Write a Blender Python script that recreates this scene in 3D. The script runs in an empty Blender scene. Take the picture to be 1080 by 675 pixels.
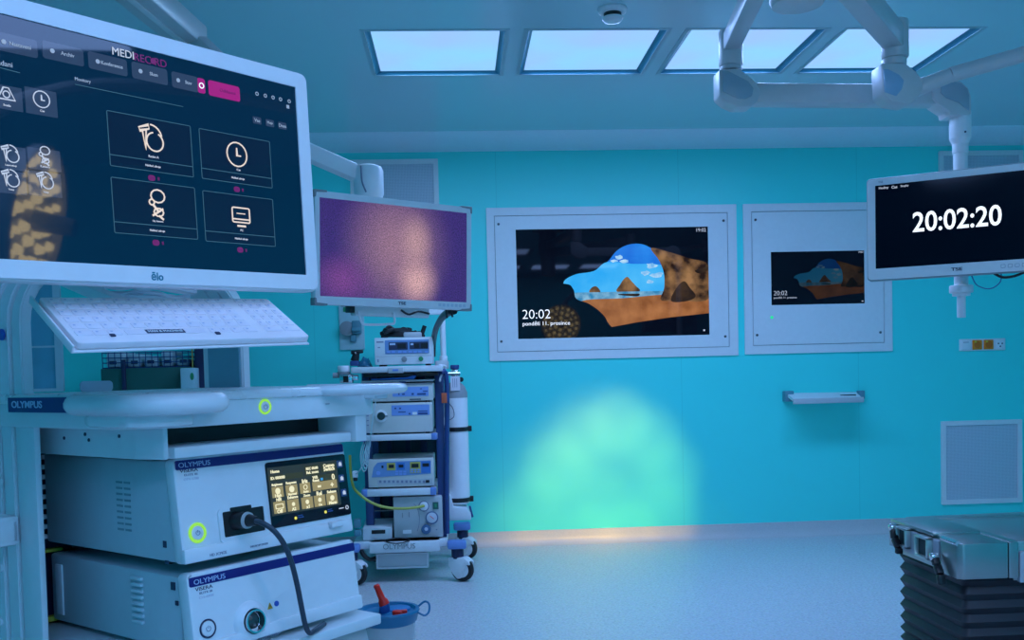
import bpy, bmesh, math, random
from mathutils import Vector, Matrix
random.seed(7)
SC = bpy.context.scene
COL = SC.collection
PI = math.pi
V3 = Vector

# ------------------------------------------------------------------ camera
F, PX, PY = 1001.8927, 540.0, 430.7895
YAW, PITCH, ROLL = .0556, -.0386, -.0244
CAMH = 1.147
WALL = 6.229          # back wall plane
CEIL = 2.601
cy, sy, cp, sp = math.cos(YAW), math.sin(YAW), math.cos(PITCH), math.sin(PITCH)
fwd = V3((sy*cp, cy*cp, sp)); rt = V3((cy, -sy, 0)); up = rt.cross(fwd)
c_, s_ = math.cos(ROLL), math.sin(ROLL)
r2 = rt*c_+up*s_; u2 = up*c_-rt*s_
cam_d = bpy.data.cameras.new('camera'); cam = bpy.data.objects.new('camera', cam_d); COL.objects.link(cam)
cam.matrix_world = Matrix(((r2.x, u2.x, -fwd.x, 0), (r2.y, u2.y, -fwd.y, 0), (r2.z, u2.z, -fwd.z, CAMH), (0, 0, 0, 1)))
cam_d.sensor_width = 36; cam_d.lens = F/1080*36
cam_d.shift_y = (PY-337.5)/1080
cam_d.clip_start = .05
SC.camera = cam
CAMP = V3((0, 0, CAMH))

def ray(x, y): return fwd+r2*((x-PX)/F)-u2*((y-PY)/F)
def hit(x, y, axis, val, M=None):
    """point where the sight line through a photograph pixel meets the plane axis=val of frame M (in M's own coordinates)"""
    M = M or Matrix.Identity(4); Mi = M.inverted()
    o = Mi @ CAMP; d = Mi.to_3x3() @ ray(x, y)
    t = (val-o[axis])/d[axis]
    return o+d*t

# ------------------------------------------------------------------ materials
MATS = {}
def s2l(c): return tuple((v/12.92 if v <= .04045 else ((v+.055)/1.055)**2.4) for v in c)
def mat(name, col, rough=.5, metal=0, emit=None, es=1., var=.04, scale=40., coat=0., alpha=1., trans=0., bump=0., spec=.5):
    if name in MATS: return MATS[name]
    m = bpy.data.materials.new(name); m.use_nodes = True
    nt = m.node_tree; b = nt.nodes['Principled BSDF']
    b.inputs['Base Color'].default_value = (*col, 1); b.inputs['Roughness'].default_value = rough
    b.inputs['Metallic'].default_value = metal; b.inputs['Specular IOR Level'].default_value = spec
    b.inputs['Coat Weight'].default_value = coat
    b.inputs['Alpha'].default_value = alpha
    b.inputs['Transmission Weight'].default_value = trans
    if emit:
        b.inputs['Emission Color'].default_value = (*emit, 1); b.inputs['Emission Strength'].default_value = es
    tc = nt.nodes.new('ShaderNodeTexCoord'); n = nt.nodes.new('ShaderNodeTexNoise')
    n.inputs['Scale'].default_value = scale; n.inputs['Detail'].default_value = 3
    nt.links.new(tc.outputs['Object'], n.inputs['Vector'])
    if var and not emit:
        mx = nt.nodes.new('ShaderNodeMix'); mx.data_type = 'RGBA'
        mx.inputs['A'].default_value = (*[max(0, v*(1-var)) for v in col], 1); mx.inputs['B'].default_value = (*[min(1, v*(1+var)) for v in col], 1)
        nt.links.new(n.outputs['Fac'], mx.inputs['Factor']); nt.links.new(mx.outputs['Result'], b.inputs['Base Color'])
    mr = nt.nodes.new('ShaderNodeMapRange'); mr.inputs['To Min'].default_value = rough*.9; mr.inputs['To Max'].default_value = min(1, rough*1.1)
    nt.links.new(n.outputs['Fac'], mr.inputs['Value']); nt.links.new(mr.outputs['Result'], b.inputs['Roughness'])
    if bump:
        bp = nt.nodes.new('ShaderNodeBump'); bp.inputs['Strength'].default_value = bump; bp.inputs['Distance'].default_value = .002
        nt.links.new(n.outputs['Fac'], bp.inputs['Height']); nt.links.new(bp.outputs['Normal'], b.inputs['Normal'])
    MATS[name] = m
    return m
def nodes_of(m): return m.node_tree, m.node_tree.nodes['Principled BSDF']

white = mat('white enamel', (.80, .80, .80), .32)
whitep = mat('white plastic', (.82, .82, .83), .4)
keymat = mat('key white', (.94, .84, .86), .45)
offw = mat('ivory plastic', (.62, .62, .58), .42)
greyl = mat('light grey plastic', (.50, .52, .53), .45)
greym = mat('mid grey plastic', (.28, .30, .31), .5)
greyd = mat('dark grey plastic', (.08, .085, .09), .5)
black = mat('black plastic', (.012, .012, .014), .4)
rubber = mat('black rubber', (.015, .015, .017), .6)
navy = mat('navy print', (.012, .010, .16), .4)
bluep = mat('blue plastic', (.16, .28, .62), .45)
bluem = mat('blue enamel', (.025, .06, .20), .4)
dnavy = mat('dark navy enamel', (.012, .02, .07), .5)
tealp = mat('teal plastic', (.10, .28, .34), .45)
steel = mat('brushed steel', (.42, .46, .45), .36, 1., scale=180)
chrome = mat('chrome', (.75, .76, .78), .12, 1.)
red = mat('red plastic', (1., .02, .008), .35)
orange = mat('orange plastic', (.95, .24, .005), .45)
lidblue = mat('blue lid plastic', (.015, .19, .36), .35)
yellowt = mat('yellow tube rubber', (.46, .46, .08), .4)
clear = mat('clear plastic', (.75, .78, .80), .15, alpha=.45)
greenp = mat('green plastic', (.03, .30, .12), .45)
dgreen = mat('dark green enamel', (.02, .12, .10), .5)
ink = mat('dark print', (.03, .04, .09), .5)
inkg = mat('grey print', (.22, .25, .34), .5)
inkl = mat('pale grey print', (.56, .58, .68), .5)
ringg = mat('green ring light', (.05, .1, .02), .4, emit=(.32, .78, .06), es=.9)
ledg = mat('green led', (.02, .1, .05), .4, emit=(.02, .75, .30), es=1)
glass = mat('black glass', (.004, .004, .006), .04, spec=.4)
scr_black = mat('clock screen', (.003, .003, .004), .09, emit=(.0, .001, .006), es=1, spec=.12)
txt_white = mat('lit white lettering', (.5, .5, .5), .3, emit=(.93, .95, 1), es=1)
txt_dim = mat('lit grey lettering', (.2, .2, .2), .3, emit=(.42, .46, .55), es=1)
ui_cream = mat('lit cream icon', (.2, .2, .2), .2, emit=(.75, .60, .46), es=1)
ui_line = mat('lit teal outline', (.05, .05, .05), .1, emit=(.022, .085, .13), es=1)
ui_tile = mat('lit slate tile', (.02, .02, .02), .03, emit=(.022, .045, .105), es=1, spec=.35)
ui_dark = mat('lit dark tile', (.01, .01, .01), .03, emit=(.0006, .010, .040), es=1, spec=.35)
ui_grey = mat('lit soft grey lettering', (.2, .2, .2), .3, emit=(.20, .26, .36), es=1)
ui_mag = mat('lit magenta', (.05, .01, .03), .1, emit=(.33, .008, .19), es=1)
ui_mag2 = mat('lit dim magenta', (.05, .01, .03), .1, emit=(.13, .012, .12), es=1)
ui_bg = mat('navy touch screen', (.003, .004, .008), .03, emit=(.0003, .017, .052), es=1, spec=.35)
lcd_y = mat('amber lcd tile', (.03, .03, .02), .2, emit=(.30, .25, .11), es=1)
lcd_d = mat('lcd olive band', (.02, .02, .01), .2, emit=(.03, .035, .02), es=1)
lcd_w = mat('lcd pale print', (.1, .1, .1), .2, emit=(.85, .80, .50), es=1)
paneld = mat('touch panel black', (.006, .007, .014), .15)

# ------------------------------------------------------------------ mesh building
class MB:
    def __init__(s): s.bm = bmesh.new(); s.mi = 0
    def _merge(s, t):
        for f in t.faces: f.material_index = s.mi
        me = bpy.data.meshes.new('t'); t.to_mesh(me); t.free(); s.bm.from_mesh(me); bpy.data.meshes.remove(me); return s
    def box(s, x0, x1, y0, y1, z0, z1, bev=0, seg=2):
        t = bmesh.new(); bmesh.ops.create_cube(t, size=1)
        for v in t.verts: v.co = V3(((x0+x1)/2+v.co.x*(x1-x0), (y0+y1)/2+v.co.y*(y1-y0), (z0+z1)/2+v.co.z*(z1-z0)))
        if bev: bmesh.ops.bevel(t, geom=t.edges[:], offset=bev, segments=seg, affect='EDGES', profile=.5)
        return s._merge(t)
    def beam(s, a, b, w, h, bev=0, upv=(0, 0, 1)):
        a = V3(a); b = V3(b); d = (b-a); L = d.length; d.normalize(); u = V3(upv); x = d.cross(u).normalized(); z = x.cross(d)
        t = bmesh.new(); bmesh.ops.create_cube(t, size=1)
        for v in t.verts: v.co = V3((v.co.x*w, v.co.y*L, v.co.z*h))
        if bev: bmesh.ops.bevel(t, geom=t.edges[:], offset=bev, segments=2, affect='EDGES', profile=.5)
        M = Matrix((x, d, z)).transposed().to_4x4(); M.translation = (a+b)/2
        bmesh.ops.transform(t, matrix=M, verts=t.verts)
        return s._merge(t)
    def cyl(s, a, b, r, rb=None, seg=28, bev=0):
        a = V3(a); b = V3(b); d = b-a; L = d.length; rb = r if rb is None else rb
        prof = [(0, 0), (r, 0), (rb, L), (0, L)]
        if bev: prof = [(0, 0), (r-bev, 0), (r-bev*.3, bev*.3), (r, bev), (rb, L-bev), (rb-bev*.3, L-bev*.3), (rb-bev, L), (0, L)]
        q = V3((0, 0, 1)).rotation_difference(d.normalized()).to_matrix().to_4x4(); q.translation = a
        return s.lathe(prof, q, seg)
    def lathe(s, prof, M=None, seg=32):
        t = bmesh.new(); rings = []
        for r, z in prof:
            if r <= 1e-6: rings.append([t.verts.new((0, 0, z))])
            else: rings.append([t.verts.new((r*math.cos(2*PI*i/seg), r*math.sin(2*PI*i/seg), z)) for i in range(seg)])
        for a, b in zip(rings, rings[1:]):
            if len(a) == 1 and len(b) == 1: continue
            for i in range(seg):
                j = (i+1) % seg
                if len(a) == 1: t.faces.new((a[0], b[j], b[i]))
                elif len(b) == 1: t.faces.new((a[i], a[j], b[0]))
                else: t.faces.new((a[i], a[j], b[j], b[i]))
        if M is not None: bmesh.ops.transform(t, matrix=M, verts=t.verts)
        bmesh.ops.recalc_face_normals(t, faces=t.faces)
        return s._merge(t)
    def ring(s, c, axis, R, r, seg=36, rs=8):
        q = V3((0, 0, 1)).rotation_difference(V3(axis).normalized()).to_matrix().to_4x4(); q.translation = V3(c)
        prof = [(R+r*math.cos(2*PI*k/rs), r*math.sin(2*PI*k/rs)) for k in range(rs+1)]
        return s.lathe(prof, q, seg)
    def tube(s, pts, r, seg=8, n=6, closed=False):
        P = [V3(p) for p in pts]
        if n > 1 and len(P) > 2:
            out = []
            for i in range(len(P)-1):
                p0 = P[max(i-1, 0)]; p1 = P[i]; p2 = P[i+1]; p3 = P[min(i+2, len(P)-1)]
                for k in range(n):
                    t = k/n
                    out.append(.5*((2*p1)+(p2-p0)*t+(2*p0-5*p1+4*p2-p3)*t*t+(3*p1-p0-3*p2+p3)*t**3))
            out.append(P[-1]); P = out
        t = bmesh.new(); rings = []; T0 = None; N = None
        for i, p in enumerate(P):
            T = (P[min(i+1, len(P)-1)]-P[max(i-1, 0)])
            if T.length < 1e-9: T = T0 or V3((0, 0, 1))
            T = T.normalized()
            if N is None: N = T.orthogonal().normalized()
            else:
                N = T0.rotation_difference(T) @ N; N = (N-T*N.dot(T)).normalized()
            B = T.cross(N); T0 = T
            rings.append([t.verts.new(p+(N*math.cos(2*PI*k/seg)+B*math.sin(2*PI*k/seg))*r) for k in range(seg)])
        for a, b in zip(rings, rings[1:]):
            for k in range(seg): t.faces.new((a[k], a[(k+1) % seg], b[(k+1) % seg], b[k]))
        t.faces.new(rings[0][::-1]); t.faces.new(rings[-1])
        bmesh.ops.recalc_face_normals(t, faces=t.faces)
        return s._merge(t)
    def prism(s, poly, axes, a, b, bev=0):
        """poly in the plane of two axes (such as 'xz'), extruded along the third from a to b"""
        i, j = 'xyz'.index(axes[0]), 'xyz'.index(axes[1]); k = 3-i-j
        t = bmesh.new(); lo = []; hi = []
        for p in poly:
            q = [0, 0, 0]; q[i], q[j] = p; q[k] = a; lo.append(t.verts.new(q)); q[k] = b; hi.append(t.verts.new(q))
        n = len(poly)
        t.faces.new(lo); t.faces.new(hi[::-1])
        for m in range(n): t.faces.new((lo[m], lo[(m+1) % n], hi[(m+1) % n], hi[m]))
        bmesh.ops.recalc_face_normals(t, faces=t.faces)
        if bev: bmesh.ops.bevel(t, geom=t.edges[:], offset=bev, segments=2, affect='EDGES', profile=.5)
        return s._merge(t)
    def rrect(s, x0, x1, z0, z1, r, y0, y1, bev=0, n=6):
        return s.prism(rr(x0, x1, z0, z1, r, n), 'xz', y0, y1, bev)
    def frame(s, o, i, y0, y1):
        """rectangular ring between outlines o and i (lists of equal length) in xz, from y0 to y1"""
        t = bmesh.new(); n = len(o)
        A = [[t.verts.new((p[0], y, p[1])) for p in q] for q, y in ((o, y0), (i, y0), (i, y1), (o, y1))]
        for a, b in ((0, 1), (1, 2), (2, 3), (3, 0)):
            for k in range(n): t.faces.new((A[a][k], A[a][(k+1) % n], A[b][(k+1) % n], A[b][k]))
        bmesh.ops.recalc_face_normals(t, faces=t.faces)
        return s._merge(t)
    def ribbon(s, pts, w, y, th=.0006, closed=False):
        """flat stroke in the xz plane"""
        P = [V3((p[0], 0, p[1])) for p in pts]; n = len(P)
        t = bmesh.new(); L = []
        for i, p in enumerate(P):
            if closed: a, b = P[i-1], P[(i+1) % n]
            else: a, b = P[max(i-1, 0)], P[min(i+1, n-1)]
            T = (b-a).normalized(); N = V3((-T.z, 0, T.x))
            k = 1.
            if 0 < i < n-1 or closed:
                e = (b-p).normalized(); k = 1/max(.5, abs(T.dot(e)))
            L.append([t.verts.new(p+N*(w/2*k)*q+V3((0, yy, 0))) for q, yy in ((1, y), (-1, y), (-1, y-th), (1, y-th))])
        for i in range(n if closed else n-1):
            a, b = L[i], L[(i+1) % n]
            for k in range(4): t.faces.new((a[k], a[(k+1) % 4], b[(k+1) % 4], b[k]))
        if not closed: t.faces.new(L[0]); t.faces.new(L[-1][::-1])
        bmesh.ops.recalc_face_normals(t, faces=t.faces)
        return s._merge(t)
    def build(s, name, m, parent=None, M=None, world=False, smooth=True):
        me = bpy.data.meshes.new(name)
        if M is not None: bmesh.ops.transform(s.bm, matrix=M, verts=s.bm.verts)
        if world and parent is not None:
            bmesh.ops.transform(s.bm, matrix=wm(parent).inverted(), verts=s.bm.verts)
        s.bm.to_mesh(me); s.bm.free()
        for q in (m if isinstance(m, (list, tuple)) else [m]): me.materials.append(q)
        if smooth:
            me.shade_smooth(); me.set_sharp_from_angle(angle=math.radians(38))
        o = bpy.data.objects.new(name, me); COL.objects.link(o)
        if parent is not None: o.parent = parent
        return o
def rr(x0, x1, z0, z1, r, n=6):
    r = max(r, 2e-4)
    P = []
    for cx, cz, a in ((x1-r, z0+r, -PI/2), (x1-r, z1-r, 0), (x0+r, z1-r, PI/2), (x0+r, z0+r, PI)):
        P += [(cx+r*math.cos(a+PI/2*k/n), cz+r*math.sin(a+PI/2*k/n)) for k in range(n+1)]
    return P
def wm(o):
    M = o.matrix_basis.copy()
    while o.parent: o = o.parent; M = o.matrix_basis @ M
    return M
def thing(name, label, cat, loc=(0, 0, 0), rz=0, group=None, M=None):
    o = bpy.data.objects.new(name, None); COL.objects.link(o); o.empty_display_size = .05
    if M is not None: o.matrix_basis = M
    else: o.location = loc; o.rotation_euler = (0, 0, rz)
    return tag(o, label, cat, group)
def tag(o, label, cat, group=None):
    o['label'] = label; o['category'] = cat
    if group: o['group'] = group
    return o
def struct(o): o['kind'] = 'structure'; return o
def lab(o, t): o['label'] = t; return o
def copy_tree(o, parent=None):
    c = o.copy(); COL.objects.link(c)
    if parent is not None: c.parent = parent
    for ch in list(o.children): copy_tree(ch, c)
    return c
DG = None
def text_bm(s, size=1., bold=0., width=None, height=None, align='CENTER', shear=0., spacing=1.):
    """lettering in the xz plane facing -y: centred or left-aligned on the origin"""
    cu = bpy.data.curves.new('t', 'FONT'); cu.body = s; cu.size = size; cu.align_x = 'LEFT'; cu.offset = bold; cu.extrude = .0004; cu.resolution_u = 4; cu.shear = shear; cu.space_character = spacing
    o = bpy.data.objects.new('t', cu); COL.objects.link(o)
    bpy.context.view_layer.update()
    me = bpy.data.meshes.new_from_object(o.evaluated_get(bpy.context.evaluated_depsgraph_get()))
    bpy.data.objects.remove(o); bpy.data.curves.remove(cu)
    t = bmesh.new(); t.from_mesh(me); bpy.data.meshes.remove(me)
    xs = [v.co.x for v in t.verts]; ys = [v.co.y for v in t.verts]
    w = max(xs)-min(xs); h = max(ys)-min(ys); kx = width/w if width else 1; ky = height/h if height else (kx if width else 1)
    if height and not width: kx = ky
    cx = (min(xs)+max(xs))/2 if align == 'CENTER' else min(xs)
    cyv = (min(ys)+max(ys))/2
    for v in t.verts: v.co = V3(((v.co.x-cx)*kx, -v.co.z, (v.co.y-cyv)*ky))
    bmesh.ops.recalc_face_normals(t, faces=t.faces)
    return t
def text(mb, s, x, y, z, width=None, height=None, bold=0., align='CENTER', shear=0., spacing=1.):
    t = text_bm(s, 1., bold, width, height, align, shear, spacing)
    for v in t.verts: v.co += V3((x, y, z))
    mb._merge(t)
def circ(cx, cz, r, a0=0, a1=2*PI, n=20, sx=1.):
    return [(cx+sx*r*math.cos(a0+(a1-a0)*k/n), cz+r*math.sin(a0+(a1-a0)*k/n)) for k in range(n+(0 if abs(a1-a0-2*PI) < 1e-6 else 1))]
def frame_at(c, yaw, tilt=0., roll=0.):
    w = V3((math.cos(yaw), math.sin(yaw), 0)); n = V3((math.sin(yaw), -math.cos(yaw), 0)); Z = V3((0, 0, 1))
    u = Z*math.cos(tilt)-n*math.sin(tilt)
    w_, u_ = w*math.cos(roll)+u*math.sin(roll), u*math.cos(roll)-w*math.sin(roll)
    b = -(w_.cross(u_)).normalized()
    b = u_.cross(w_)                       # back direction (+y)
    M = Matrix((w_, b, u_)).transposed().to_4x4(); M.translation = V3(c)
    return M

# ------------------------------------------------------------------ the room
X0, X1, Y0 = -3.3, 4.3, -1.9
# floor: speckled vinyl
fm = mat('speckled vinyl', (.55, .55, .57), .34, var=0)
nt, b = nodes_of(fm)
tc = nt.nodes.new('ShaderNodeTexCoord')
n1 = nt.nodes.new('ShaderNodeTexNoise'); n1.inputs['Scale'].default_value = 75; n1.inputs['Detail'].default_value = 4; n1.inputs['Roughness'].default_value = .75
n2 = nt.nodes.new('ShaderNodeTexVoronoi'); n2.inputs['Scale'].default_value = 120
cr = nt.nodes.new('ShaderNodeValToRGB'); cr.color_ramp.elements[0].position = .32; cr.color_ramp.elements[0].color = (.42, .42, .50, 1)
cr.color_ramp.elements[1].position = .68; cr.color_ramp.elements[1].color = (.74, .71, .72, 1)
mx = nt.nodes.new('ShaderNodeMix'); mx.data_type = 'RGBA'; mx.inputs['Factor'].default_value = .18
nt.links.new(tc.outputs['Object'], n1.inputs['Vector']); nt.links.new(tc.outputs['Object'], n2.inputs['Vector'])
nt.links.new(n1.outputs['Fac'], cr.inputs['Fac']); nt.links.new(cr.outputs['Color'], mx.inputs['A']); nt.links.new(n2.outputs['Color'], mx.inputs['B'])
hs = nt.nodes.new('ShaderNodeHueSaturation'); hs.inputs['Saturation'].default_value = .35
nt.links.new(mx.outputs['Result'], hs.inputs['Color']); nt.links.new(hs.outputs['Color'], b.inputs['Base Color'])
struct(MB().box(X0, X1, Y0, WALL+.1, -.1, 0).build('floor', fm))
# walls: teal panels with fine seams
wmat = mat('teal wall panel', (.035, .60, .56), .38, var=0)
nt, b = nodes_of(wmat)
tc = nt.nodes.new('ShaderNodeTexCoord'); sx = nt.nodes.new('ShaderNodeSeparateXYZ'); nt.links.new(tc.outputs['Object'], sx.inputs['Vector'])
ad = nt.nodes.new('ShaderNodeMath'); ad.operation = 'ADD'; ad.inputs[1].default_value = 12-.275
md = nt.nodes.new('ShaderNodeMath'); md.operation = 'MODULO'; md.inputs[1].default_value = 1.2
lt = nt.nodes.new('ShaderNodeMath'); lt.operation = 'LESS_THAN'; lt.inputs[1].default_value = .005
mx = nt.nodes.new('ShaderNodeMix'); mx.data_type = 'RGBA'; mx.inputs['A'].default_value = (.066, .84, .755, 1); mx.inputs['B'].default_value = (.055, .76, .68, 1)
nt.links.new(sx.outputs['X'], ad.inputs[0]); nt.links.new(ad.outputs[0], md.inputs[0]); nt.links.new(md.outputs[0], lt.inputs[0])
nt.links.new(lt.outputs[0], mx.inputs['Factor']); nt.links.new(mx.outputs['Result'], b.inputs['Base Color'])
struct(MB().box(X0-.1, X1+.1, WALL, WALL+.1, -.1, CEIL+.15).build('wall_back', wmat))
struct(MB().box(X0-.1, X0, Y0, WALL, -.1, CEIL+.15).build('wall_left', wmat))
struct(MB().box(X1, X1+.1, Y0, WALL, -.1, CEIL+.15).build('wall_right', wmat))
struct(MB().box(X0-.1, X1+.1, Y0-.1, Y0, -.1, CEIL+.15).build('wall_front', wmat))
# ceiling with openings for the recessed lights
ceilm = mat('ceiling lacquer', (.50, .72, .76), .22, var=.02, scale=2)
LX = [-.3592+.6962*i for i in range(4)]
ROWS = [(4.10, 4.70), (.50, 1.10), (-1.25, -.65)]  # last row is unseen, added to give light from behind the camera
mb = MB(); xs = [X0]; 
for x in LX: xs += [x, x+.6]
xs.append(X1)
ys = [Y0]
for a, c in sorted(ROWS): ys += [a, c]
ys.append(WALL)
for i in range(len(xs)-1):
    for j in range(len(ys)-1):
        if i % 2 and j % 2: continue
        mb.box(xs[i], xs[i+1], ys[j], ys[j+1], CEIL, CEIL+.15)
bmesh.ops.remove_doubles(mb.bm, verts=mb.bm.verts, dist=1e-5)
struct(mb.build('ceiling', ceilm, smooth=False))
trimm = mat('pale ceiling trim', (.80, .84, .92), .3)
struct(MB().prism([(5.78, CEIL), (5.80, CEIL-.006), (6.1, CEIL-.012), (WALL, CEIL-.02), (WALL, CEIL)], 'yz', X0, X1).build('trim_1', trimm))
# coved skirting
bsm = mat('speckled skirting', (.58, .56, .56), .4, var=.14, scale=160)
struct(MB().prism([(WALL, 0), (WALL-.05, 0), (WALL-.03, .006), (WALL-.014, .022), (WALL-.008, .05), (WALL-.008, .094), (WALL, .096)], 'yz', X0, X1).build('baseboard_back', bsm))

# ------------------------------------------------------------------ ceiling lights
flange = mat('light flange', (.36, .52, .56), .3)
diffm = mat('lit diffuser', (.2, .2, .2), .4, emit=(.34, .72, .98), es=1)
nt, b = nodes_of(diffm)
tc = nt.nodes.new('ShaderNodeTexCoord'); nn = nt.nodes.new('ShaderNodeTexNoise'); nn.inputs['Scale'].default_value = 2.2
cr = nt.nodes.new('ShaderNodeValToRGB'); cr.color_ramp.elements[0].position = .3; cr.color_ramp.elements[0].color = (.25, .64, .90, 1)
cr.color_ramp.elements[1].position = .7; cr.color_ramp.elements[1].color = (.33, .51, .97, 1)
nt.links.new(tc.outputs['Object'], nn.inputs['Vector']); nt.links.new(nn.outputs['Fac'], cr.inputs['Fac']); nt.links.new(cr.outputs['Color'], b.inputs['Emission Color'])
def ceiling_light():
    t = thing('ceiling_light', '', 'ceiling light', (0, 0, CEIL))
    m = MB()
    o = rr(-.318, .318, -.318, .318, 0); i = rr(-.3, .3, -.3, .3, 0)
    m.frame(o, i, -.002, 0)
    fr = m.build('frame', flange, t, M=Matrix.Rotation(PI/2, 4, 'X'), smooth=False)
    # sloping reflector sides
    m = MB(); a = .2985; c1 = .276; c2 = .290; tbm = bmesh.new()
    lo = [tbm.verts.new((x*a, y*a, 0)) for x, y in ((-1, -1), (1, -1), (1, 1), (-1, 1))]
    hi = [tbm.verts.new((x*c1, y*c2, .018)) for x, y in ((-1, -1), (1, -1), (1, 1), (-1, 1))]
    for k in range(4): tbm.faces.new((lo[k], hi[k], hi[(k+1) % 4], lo[(k+1) % 4]))
    m._merge(tbm); m.build('reflector', mat('light reflector', (.03, .22, .32), .4), t, smooth=False)
    MB().box(-.280, .280, -.294, .294, .017, .024).build('diffuser', diffm, t, smooth=False)
    return t
proto = ceiling_light()
lnames = ['leftmost lit square ceiling light panel above the beach screen', 'second lit square ceiling panel from the left beside smoke detector',
          'lit ceiling panel crossed by the left end of hanging arm', 'rightmost lit ceiling panel behind the jointed arm on the right']
first = True
for r, (ya, yb) in enumerate(ROWS):
    for i, x in enumerate(LX):
        o = proto if first else copy_tree(proto); first = False
        o.location = (x+.3, (ya+yb)/2, CEIL)
        o['group'] = 'recessed ceiling light panels' if r == 0 else 'ceiling light panels overhead near the viewer'
        o['label'] = lnames[i] if r == 0 else 'unseen square ceiling light panel overhead, nearer the viewer than the visible row'
def area(name, x, y, z, sx, sy, power, col):
    d = bpy.data.lights.new(name, 'AREA'); d.shape = 'RECTANGLE'; d.size = sx; d.size_y = sy; d.energy = power; d.color = col
    o = bpy.data.objects.new(name, d); COL.objects.link(o); o.location = (x, y, z); return o
LCOL = (.31, .50, 1.08)
for i, x in enumerate(LX):
    area('panel_lamp', x+.3, .80, CEIL+.008, .5, .55, 7, LCOL)
    area('panel_lamp', x+.3, -.95, CEIL+.008, .5, .55, 11, LCOL)  # lamps of the added row behind the camera, brightening side faces
    area('panel_lamp', x+.3, 4.40, CEIL+.008, .5, .55, 14.5, (.30, .53, .93) if i == 0 else LCOL)

# ------------------------------------------------------------------ things on the back wall
W = WALL
def grille_mat():
    m = mat('perforated grille', (.40, .46, .52), .45, var=0)
    nt, b = nodes_of(m)
    tc = nt.nodes.new('ShaderNodeTexCoord'); v = nt.nodes.new('ShaderNodeTexVoronoi'); v.inputs['Scale'].default_value = 110; v.inputs['Randomness'].default_value = .1
    r = nt.nodes.new('ShaderNodeValToRGB'); r.color_ramp.elements[0].position = .25; r.color_ramp.elements[0].color = (.42, .46, .52, 1); r.color_ramp.elements[1].position = .45; r.color_ramp.elements[1].color = (.62, .66, .72, 1)
    nt.links.new(tc.outputs['Object'], v.inputs['Vector']); nt.links.new(v.outputs['Distance'], r.inputs['Fac']); nt.links.new(r.outputs['Color'], b.inputs['Base Color'])
    return m
gm = grille_mat()
def grille(x0, x1, z0, z1, label):
    t = thing('vent_grille', label, 'vent grille', ((x0+x1)/2, W, z0), 0, 'square wall vent grilles')
    hw = (x1-x0)/2; h = z1-z0
    m = MB(); m.frame(rr(-hw, hw, 0, h, .004), rr(-hw+.03, hw-.03, .03, h-.03, .002), -.016, 0); m.build('frame', white, t)
    m = MB(); m.box(-hw+.028, hw-.028, -.008, 0, .028, h-.028); m.build('perforated_panel', gm, t)
    return t
grille(3.24, 3.80, .178, .742, 'square white framed wall vent grille low beside the bellows column')
grille(-.661, -.095, 1.97, 2.534, 'square wall vent grille high up behind the speckled purple screen')
grille(3.237, 3.815, 1.975, 2.545, 'square wall vent grille high up behind the digital clock screen')

def emis(name, lo, hi, scale=6, k=1., detail=4):
    m = mat(name, (.003, .003, .004), .03, emit=hi, es=1, spec=.16)
    nt, b = nodes_of(m)
    tc = nt.nodes.new('ShaderNodeTexCoord'); n = nt.nodes.new('ShaderNodeTexNoise'); n.inputs['Scale'].default_value = scale; n.inputs['Detail'].default_value = detail
    r = nt.nodes.new('ShaderNodeValToRGB'); r.color_ramp.elements[0].position = .35; r.color_ramp.elements[0].color = (*lo, 1); r.color_ramp.elements[1].position = .68; r.color_ramp.elements[1].color = (*hi, 1)
    nt.links.new(tc.outputs['Object'], n.inputs['Vector']); nt.links.new(n.outputs['Fac'], r.inputs['Fac']); nt.links.new(r.outputs['Color'], b.inputs['Emission Color'])
    return m
def soft(P, n=5):
    out = []; N = len(P)
    for i in range(N):
        p0, p1, p2, p3 = (V3((*P[(i+k) % N], 0)) for k in (-1, 0, 1, 2))
        edge = lambda a, b: (a.x == b.x and a.x in (0, 1)) or (a.y == b.y)
        if edge(p1, p2): out.append((p1.x, p1.y)); continue
        for k in range(n):
            t = k/n; q = .5*((2*p1)+(p2-p0)*t+(2*p0-5*p1+4*p2-p3)*t*t+(3*p1-p0-3*p2+p3)*t**3)
            out.append((min(1, max(0, q.x)), min(1, max(0, q.y))))
    return out
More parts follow.
